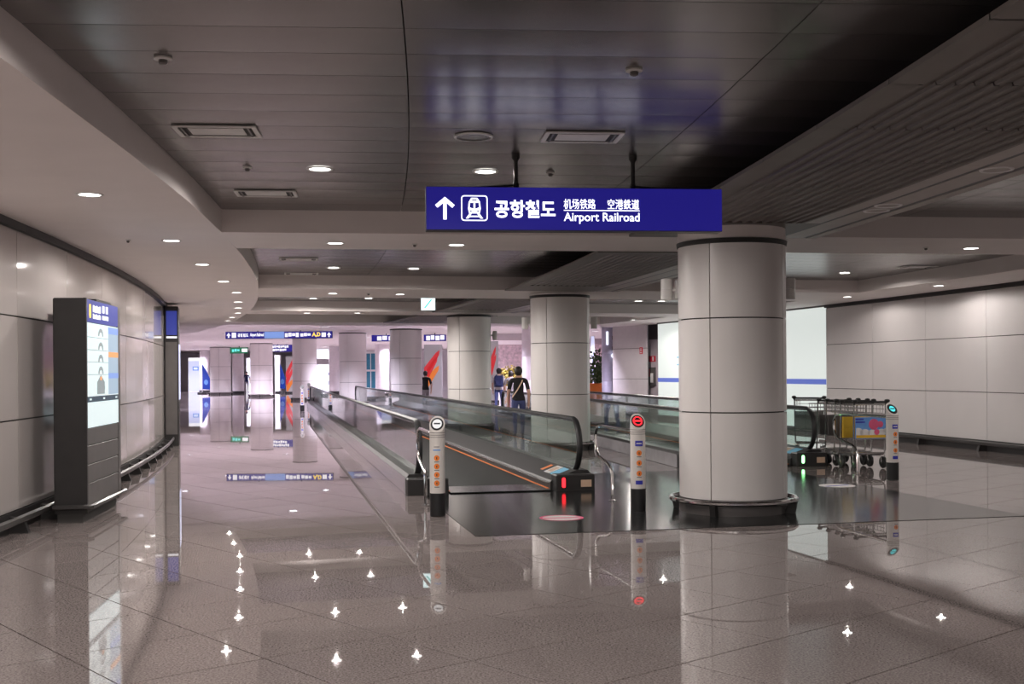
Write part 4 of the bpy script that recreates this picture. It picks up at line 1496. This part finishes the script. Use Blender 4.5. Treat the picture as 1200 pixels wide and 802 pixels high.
lightbox(221, 237, 100, 0.0, 3.0, 'tall pale blue lit board at far left end', 'lightbox2', [(0.3, 0.75, 0.62, 0.74, 'screen_blue2'), (0.38, 0.66, 0.65, 0.71, 'sign_white'), (0.0, 1.0, 0.9, 0.99, 'sign_white')])
lightbox(322.5, 328, 96, 0.0, 3.1, 'narrow bright lit panel between two far columns')
lightbox(371, 389, 96, 0.0, 2.3, 'bright white lit display behind the left walkway end', 'lightbox', [(0.75, 0.95, 0.6, 0.7, 'flag_blue_glow'), (0.78, 0.95, 0.25, 0.4, 'flag_blue_glow')])
lightbox(371, 388, 97, 2.75, 3.6, 'white lit sign over the bright display')
lightbox(289, 293, 97, 0.0, 2.9, 'slim bright panel right of the slim far pillar')
lightbox(693, 696.5, 60, 0.0, 3.4, 'slim lit lilac strip right of the second column', 'lightbox2')
# glazed shop front
a, b = D(428, 86), D(441, 86)
t = thing('shop_window', 'teal glazed shop front between two columns', 'shop window', (a.x, 86, 0), 0)
w = b.x - a.x
for q in range(2):
    MB().box(w * q / 2 + 0.03, w * (q + 1) / 2 - 0.03, 0, 0.02, 0.35, 1.65).build('pane', 'shopglass', t)
    MB().box(w * q / 2 + 0.03, w * (q + 1) / 2 - 0.03, 0, 0.02, 1.8, 3.0).build('pane', 'shopglass', t)
m = MB()
for q in range(3):
    m.box(w * q / 2 - 0.03, w * q / 2 + 0.03, -0.03, 0.05, 0, 3.1)
for z in (0.28, 1.66, 3.0):
    m.box(0, w, -0.03, 0.05, z, z + 0.13)
m.build('mullion_frame', 'white', t)
MB().box(0.0, w, 1.0, 1.1, 0.1, 3.1).build('back_wall', 'cyan', t)
# bulkhead beam of the shops on the right
slab_wall('trim_shop_beam', 578, 625, 62, 3.25, 3.6, 'farwall', 0.3)
slab_wall('trim_shop_beam_right', 690, 708, 72, 3.1, 3.6, 'mauve', 0.3)

# round lamps on the high ceiling of the hall
def hall_lamp(p, label):
    t = thing('hall_lamp', label, 'ceiling light', p, 0, 'round lamps of the far hall')
    m = MB()
    m.lathe([(0.17, 0.0), (0.22, 0.0), (0.21, -0.02), (0.17, -0.025)], 20)
    m.build('trim_ring', 'lampwhite', t)
    m = MB()
    m.lathe([(0, -0.006), (0.09, -0.008), (0.17, -0.004), (0.17, 0.0), (0, 0.0)], 20)
    m.build('lens', 'farlight', t)
    ld = bpy.data.lights.new('hall_beam', 'SPOT')
    ld.energy = FAR_W
    ld.color = FAR_COL
    ld.spot_size = math.radians(150)
    ld.spot_blend = 0.5
    ld.shadow_soft_size = 0.17
    lo = bpy.data.objects.new('hall_beam', ld)
    COL.objects.link(lo)
    lo.parent = t
    lo.location = (0, 0, -0.05)


LROW = ['first', 'second', 'third', 'fourth', 'fifth', 'sixth', 'seventh', 'eighth', 'ninth']
clear = [(c[0].x, c[0].y) for c in COLS] + [(3.65, 44.0)]
hall_lamp(Vector((1.3, 40.0, Z_FAR)), 'added round lamp over the far hall that brightens the white return wall')  # added only to brighten the return wall from its left
for i_ in range(8):
    y = 43.0 + 7.6 * i_
    xs_ = [x for x in (-33.0 + 6.2 * q for q in range(7)) if x > -0.34 * y - 2 and min(math.hypot(x - cx_, y - cy_) for cx_, cy_ in clear) > 3.9]
    for j_, x in enumerate(xs_):
        hall_lamp(Vector((x, y, Z_FAR)), 'round cool lamp over the far hall, %s row back, %s from left' % (LROW[i_], LROW[j_]))

# plants
def plant(p, name, label, w, h, z0, matn, pot, seedn, n=260):
    rnd = random.Random(seedn)
    t = thing(name, label, 'plant', (p.x, p.y, 0), 0)
    m = MB()
    for _ in range(n):
        a, u = rnd.uniform(0, 2 * PI), rnd.random() ** 0.5
        x, y = w * u * math.cos(a), 0.5 * w * u * math.sin(a)
        z = z0 + h * rnd.random() * (1 - 0.35 * u)
        s = rnd.uniform(0.09, 0.17)
        d = Vector((rnd.uniform(-1, 1), rnd.uniform(-1, 1), rnd.uniform(-0.3, 1))).normalized()
        e = d.cross(Vector((rnd.uniform(-1, 1), rnd.uniform(-1, 1), 0.2))).normalized()
        c = Vector((x, y, z))
        m.add([c, c + d * s * 0.5 + e * s * 0.35, c + d * s * 1.2, c + d * s * 0.5 - e * s * 0.35], [(0, 1, 2, 3)])
    o = m.build('foliage', matn, t)
    o['kind'] = 'stuff'
    m = MB()
    for q in range(5):
        a = q * 1.3
        m.tube([(0.1 * math.cos(a), 0.1 * math.sin(a), z0 - 0.1), (w * 0.4 * math.cos(a), w * 0.2 * math.sin(a), z0 + h * 0.6)], 0.02, 5)
    m.build('stem', 'leaf', t)
    MB().bbox(-w, w, -0.35, 0.35, 0.0, z0, 0.04).build('planter', pot, t)


plant(D(599, 60), 'planter_bush', 'yellow-green bushes in a planter behind the walking people', 1.1, 1.1, 0.8, 'leaf_y', 'white', 3, 1500)
plant(D(699, 48), 'potted_plant', 'dark green leafy plant in an orange planter right of second column', 0.36, 1.5, 1.05, 'leaf', 'orange', 5, 420)

# ================================================================== PEOPLE
def person(p, rz, H, label, shirt, trousers, step=0.16, arm=0.12, hair_long=False, carry=None, strap=None):
    t = thing('person', label, 'person', (p.x, p.y, 0.0), rz, 'walking people')
    k = H / 1.72
    J = {}
    def jv(n, x, y, z, r, par):
        J[n] = (Vector((x, y, z)) * k, r * k, par)
    jv('pelvis', 0, 0, 0.95, 0.145, None)
    jv('waist', 0, 0.01, 1.08, 0.128, 'pelvis')
    jv('chest', 0, 0.0, 1.26, 0.150, 'waist')
    jv('collar', 0, 0.0, 1.41, 0.105, 'chest')
    jv('neck', 0, 0.01, 1.48, 0.052, 'collar')
    jv('jaw', 0, 0.035, 1.55, 0.070, 'neck')
    jv('head', 0, 0.02, 1.62, 0.088, 'jaw')
    jv('crown', 0, 0.005, 1.665, 0.070, 'head')
    for s, nm in ((-1, 'l'), (1, 'r')):
        f = s * step
        jv('hip' + nm, s * 0.095, 0, 0.88, 0.100, 'pelvis')
        jv('knee' + nm, s * 0.10, f * 0.7 + 0.03, 0.49, 0.062, 'hip' + nm)
        jv('calf' + nm, s * 0.10, f * 0.9 - 0.02, 0.33, 0.058, 'knee' + nm)
        jv('ankle' + nm, s * 0.10, f * 1.0 - 0.03, 0.09, 0.040, 'calf' + nm)
        jv('toe' + nm, s * 0.115, f * 1.0 + 0.14, 0.035, 0.034, 'ankle' + nm)
        jv('sho' + nm, s * 0.185, 0, 1.385, 0.066, 'collar')
        jv('elb' + nm, s * 0.245, -f * 0.5 - 0.03, 1.10, 0.045, 'sho' + nm)
        jv('wri' + nm, s * 0.25, -f * 0.6 + 0.08, 0.86, 0.030, 'elb' + nm)
        jv('palm' + nm, s * 0.25, -f * 0.6 + 0.10, 0.79, 0.030, 'wri' + nm)
        for q in range(4):
            y = -f * 0.6 + 0.07 + 0.022 * q
            jv('fa%s%d' % (nm, q), s * 0.25, y, 0.735, 0.0095, 'palm' + nm)
            jv('fb%s%d' % (nm, q), s * 0.235, y + 0.004, 0.70 - (0.008 if q in (1, 2) else 0), 0.008, 'fa%s%d' % (nm, q))
        jv('tha' + nm, s * 0.225, -f * 0.6 + 0.145, 0.775, 0.011, 'palm' + nm)
        jv('thb' + nm, s * 0.215, -f * 0.6 + 0.155, 0.74, 0.009, 'tha' + nm)
    names = list(J)
    me = bpy.data.meshes.new('body')
    me.from_pydata([J[n][0] for n in names], [(names.index(J[n][2]), i) for i, n in enumerate(names) if J[n][2]], [])
    o = link('body', me)
    md = o.modifiers.new('skin', 'SKIN')
    for i, n in enumerate(names):
        sv = me.skin_vertices[0].data[i]
        rr = J[n][1]
        sv.radius = (rr, rr * (0.72 if n in ('chest', 'waist', 'pelvis', 'collar') else 1.0))
        sv.use_root = (n == 'pelvis')
    o.modifiers.new('sub', 'SUBSURF').levels = 2
    dg = bpy.context.evaluated_depsgraph_get()
    bm_me = bpy.data.meshes.new_from_object(o.evaluated_get(dg))
    bpy.data.objects.remove(o)
    for mm in ('skin', shirt, trousers, 'black'):
        bm_me.materials.append(M[mm])
    for f in bm_me.polygons:
        c = f.center / k
        f.use_smooth = True
        armz = abs(c.x) > 0.20
        if c.z > 1.455:
            f.material_index = 0
        elif armz and 0.6 < c.z < 1.17:
            f.material_index = 0
        elif c.z > 0.93:
            f.material_index = 1
        elif c.z > 0.09:
            f.material_index = 2
        else:
            f.material_index = 3
    zmin = min(v.co.z for v in bm_me.vertices)
    body = link('body', bm_me, t, (0, 0, -zmin))
    # face: nose, eyes, ears
    face = MB()
    face.add([(-0.013 * k, 0.105 * k, 1.585 * k), (0.013 * k, 0.105 * k, 1.585 * k), (0, 0.130 * k, 1.588 * k), (0, 0.105 * k, 1.625 * k)], [(0, 1, 2), (0, 2, 3), (1, 3, 2)])
    for s in (-1, 1):
        face.lathe([(0, 1.575 * k), (0.010 * k, 1.585 * k), (0.012 * k, 1.61 * k), (0, 1.63 * k)], 8, 0, s * 0.088 * k, 0.015 * k)
    face.build('face_features', 'skin', t, (0, 0, -zmin))
    m = MB()
    for s in (-1, 1):
        m.lathe([(0, 1.610 * k), (0.010 * k, 1.617 * k), (0, 1.624 * k)], 8, 0, s * 0.032 * k, 0.100 * k)
    m.box(-0.022 * k, 0.022 * k, 0.098 * k, 0.108 * k, 1.556 * k, 1.562 * k)
    m.build('eyes_and_mouth', 'hair', t, (0, 0, -zmin))
    # hair cap
    m = MB()
    n1, n2 = 16, 9
    vs, fs = [], []
    for i in range(n2 + 1):
        ph = (0.02 + 0.98 * i / n2) * (PI * (0.80 if hair_long else 0.62))
        for q in range(n1):
            a = 2 * PI * q / n1
            front = max(0, math.sin(a))
            cut = 1 - 0.42 * front
            pz = math.cos(ph * cut)
            pr = math.sin(ph * cut)
            vs.append((0.101 * k * pr * math.cos(a), (0.000 + 0.108 * pr * math.sin(a)) * k, (1.635 + (0.105 if pz > 0 else 0.15 if hair_long else 0.11) * pz) * k))
    for i in range(n2):
        for q in range(n1):
            fs.append((i * n1 + q, i * n1 + (q + 1) % n1, (i + 1) * n1 + (q + 1) % n1, (i + 1) * n1 + q))
    m.add(vs, fs, 0, True)
    m.add(vs[:n1], [tuple(range(n1))])
    m.build('hair', 'hair', t, (0, 0, -zmin))
    # shirt hem ring so that the clothes end cleanly
    m = MB()
    m.lathe([(0.158 * k, 0.90 * k), (0.163 * k, 0.905 * k), (0.155 * k, 0.99 * k)], 20)
    hm = m.build('shirt_hem', shirt, t, (0, 0, -zmin))
    hm.scale = (1, 0.74, 1)
    if strap:
        MB().tube([(0.10 * k, -0.02 * k, 1.445 * k), (0.08 * k, -0.118 * k, 1.36 * k), (-0.04 * k, -0.128 * k, 1.15 * k), (-0.16 * k, -0.075 * k, 0.98 * k)], 0.018 * k, 6, flat=(1, 0.5)).build('bag_strap', strap, t, (0, 0, -zmin))
    return t


pA = D(607.5, 27.6)
person(pA, 0.05, 1.68, 'person walking away in black top with beige shoulder strap', 'cloth_black', 'cloth_blue', strap='beige', hair_long=True)
pB = D(584.5, 44)
person(pB, -0.1, 1.70, 'person walking away in pale top wearing navy backpack', 'cloth_white', 'cloth_blue', hair_long=True)
t = thing('backpack', 'navy backpack on the back of the leftmost walking person', 'backpack', (pB.x, pB.y - 0.25, 0.98), -0.1)
MB().bbox(-0.17, 0.17, -0.10, 0.09, 0.0, 0.44, 0.05).build('bag', 'cloth_navy', t)
MB().bbox(-0.12, 0.12, -0.14, -0.09, 0.05, 0.24, 0.02).build('front_pocket', 'cloth_navy', t)
for s in (-1, 1):
    MB().tube([(s * 0.11, 0.09, 0.40), (s * 0.12, 0.20, 0.46), (s * 0.12, 0.33, 0.42)], 0.018, 6).build('strap', 'cloth_navy', t)
pC = D(598.5, 41)
person(pC, 0.1, 1.60, 'person walking away in gray top between two others', 'cloth_gray', 'cloth_black', hair_long=True)
pD = D(498.5, 47.5)
person(pD, 0.3, 1.62, 'person in black half hidden behind the lilac-edged column', 'cloth_black', 'cloth_gray', hair_long=True)
pE = D(289, 95)
person(pE, 0.2, 1.75, 'tiny far person in navy by the slim bright panel', 'cloth_navy', 'cloth_gray')

# far-end bollards of the left walkway
bollard(D(354, 47), 0.1, ('led_white', 'black', 'led_white'), 'gray bollard at the far left end of the left walkway', 3)
bollard(D(361.5, 58), 0.1, ('led_white', 'black', 'led_white'), 'tiny far bollard beyond the left walkway end', 3)
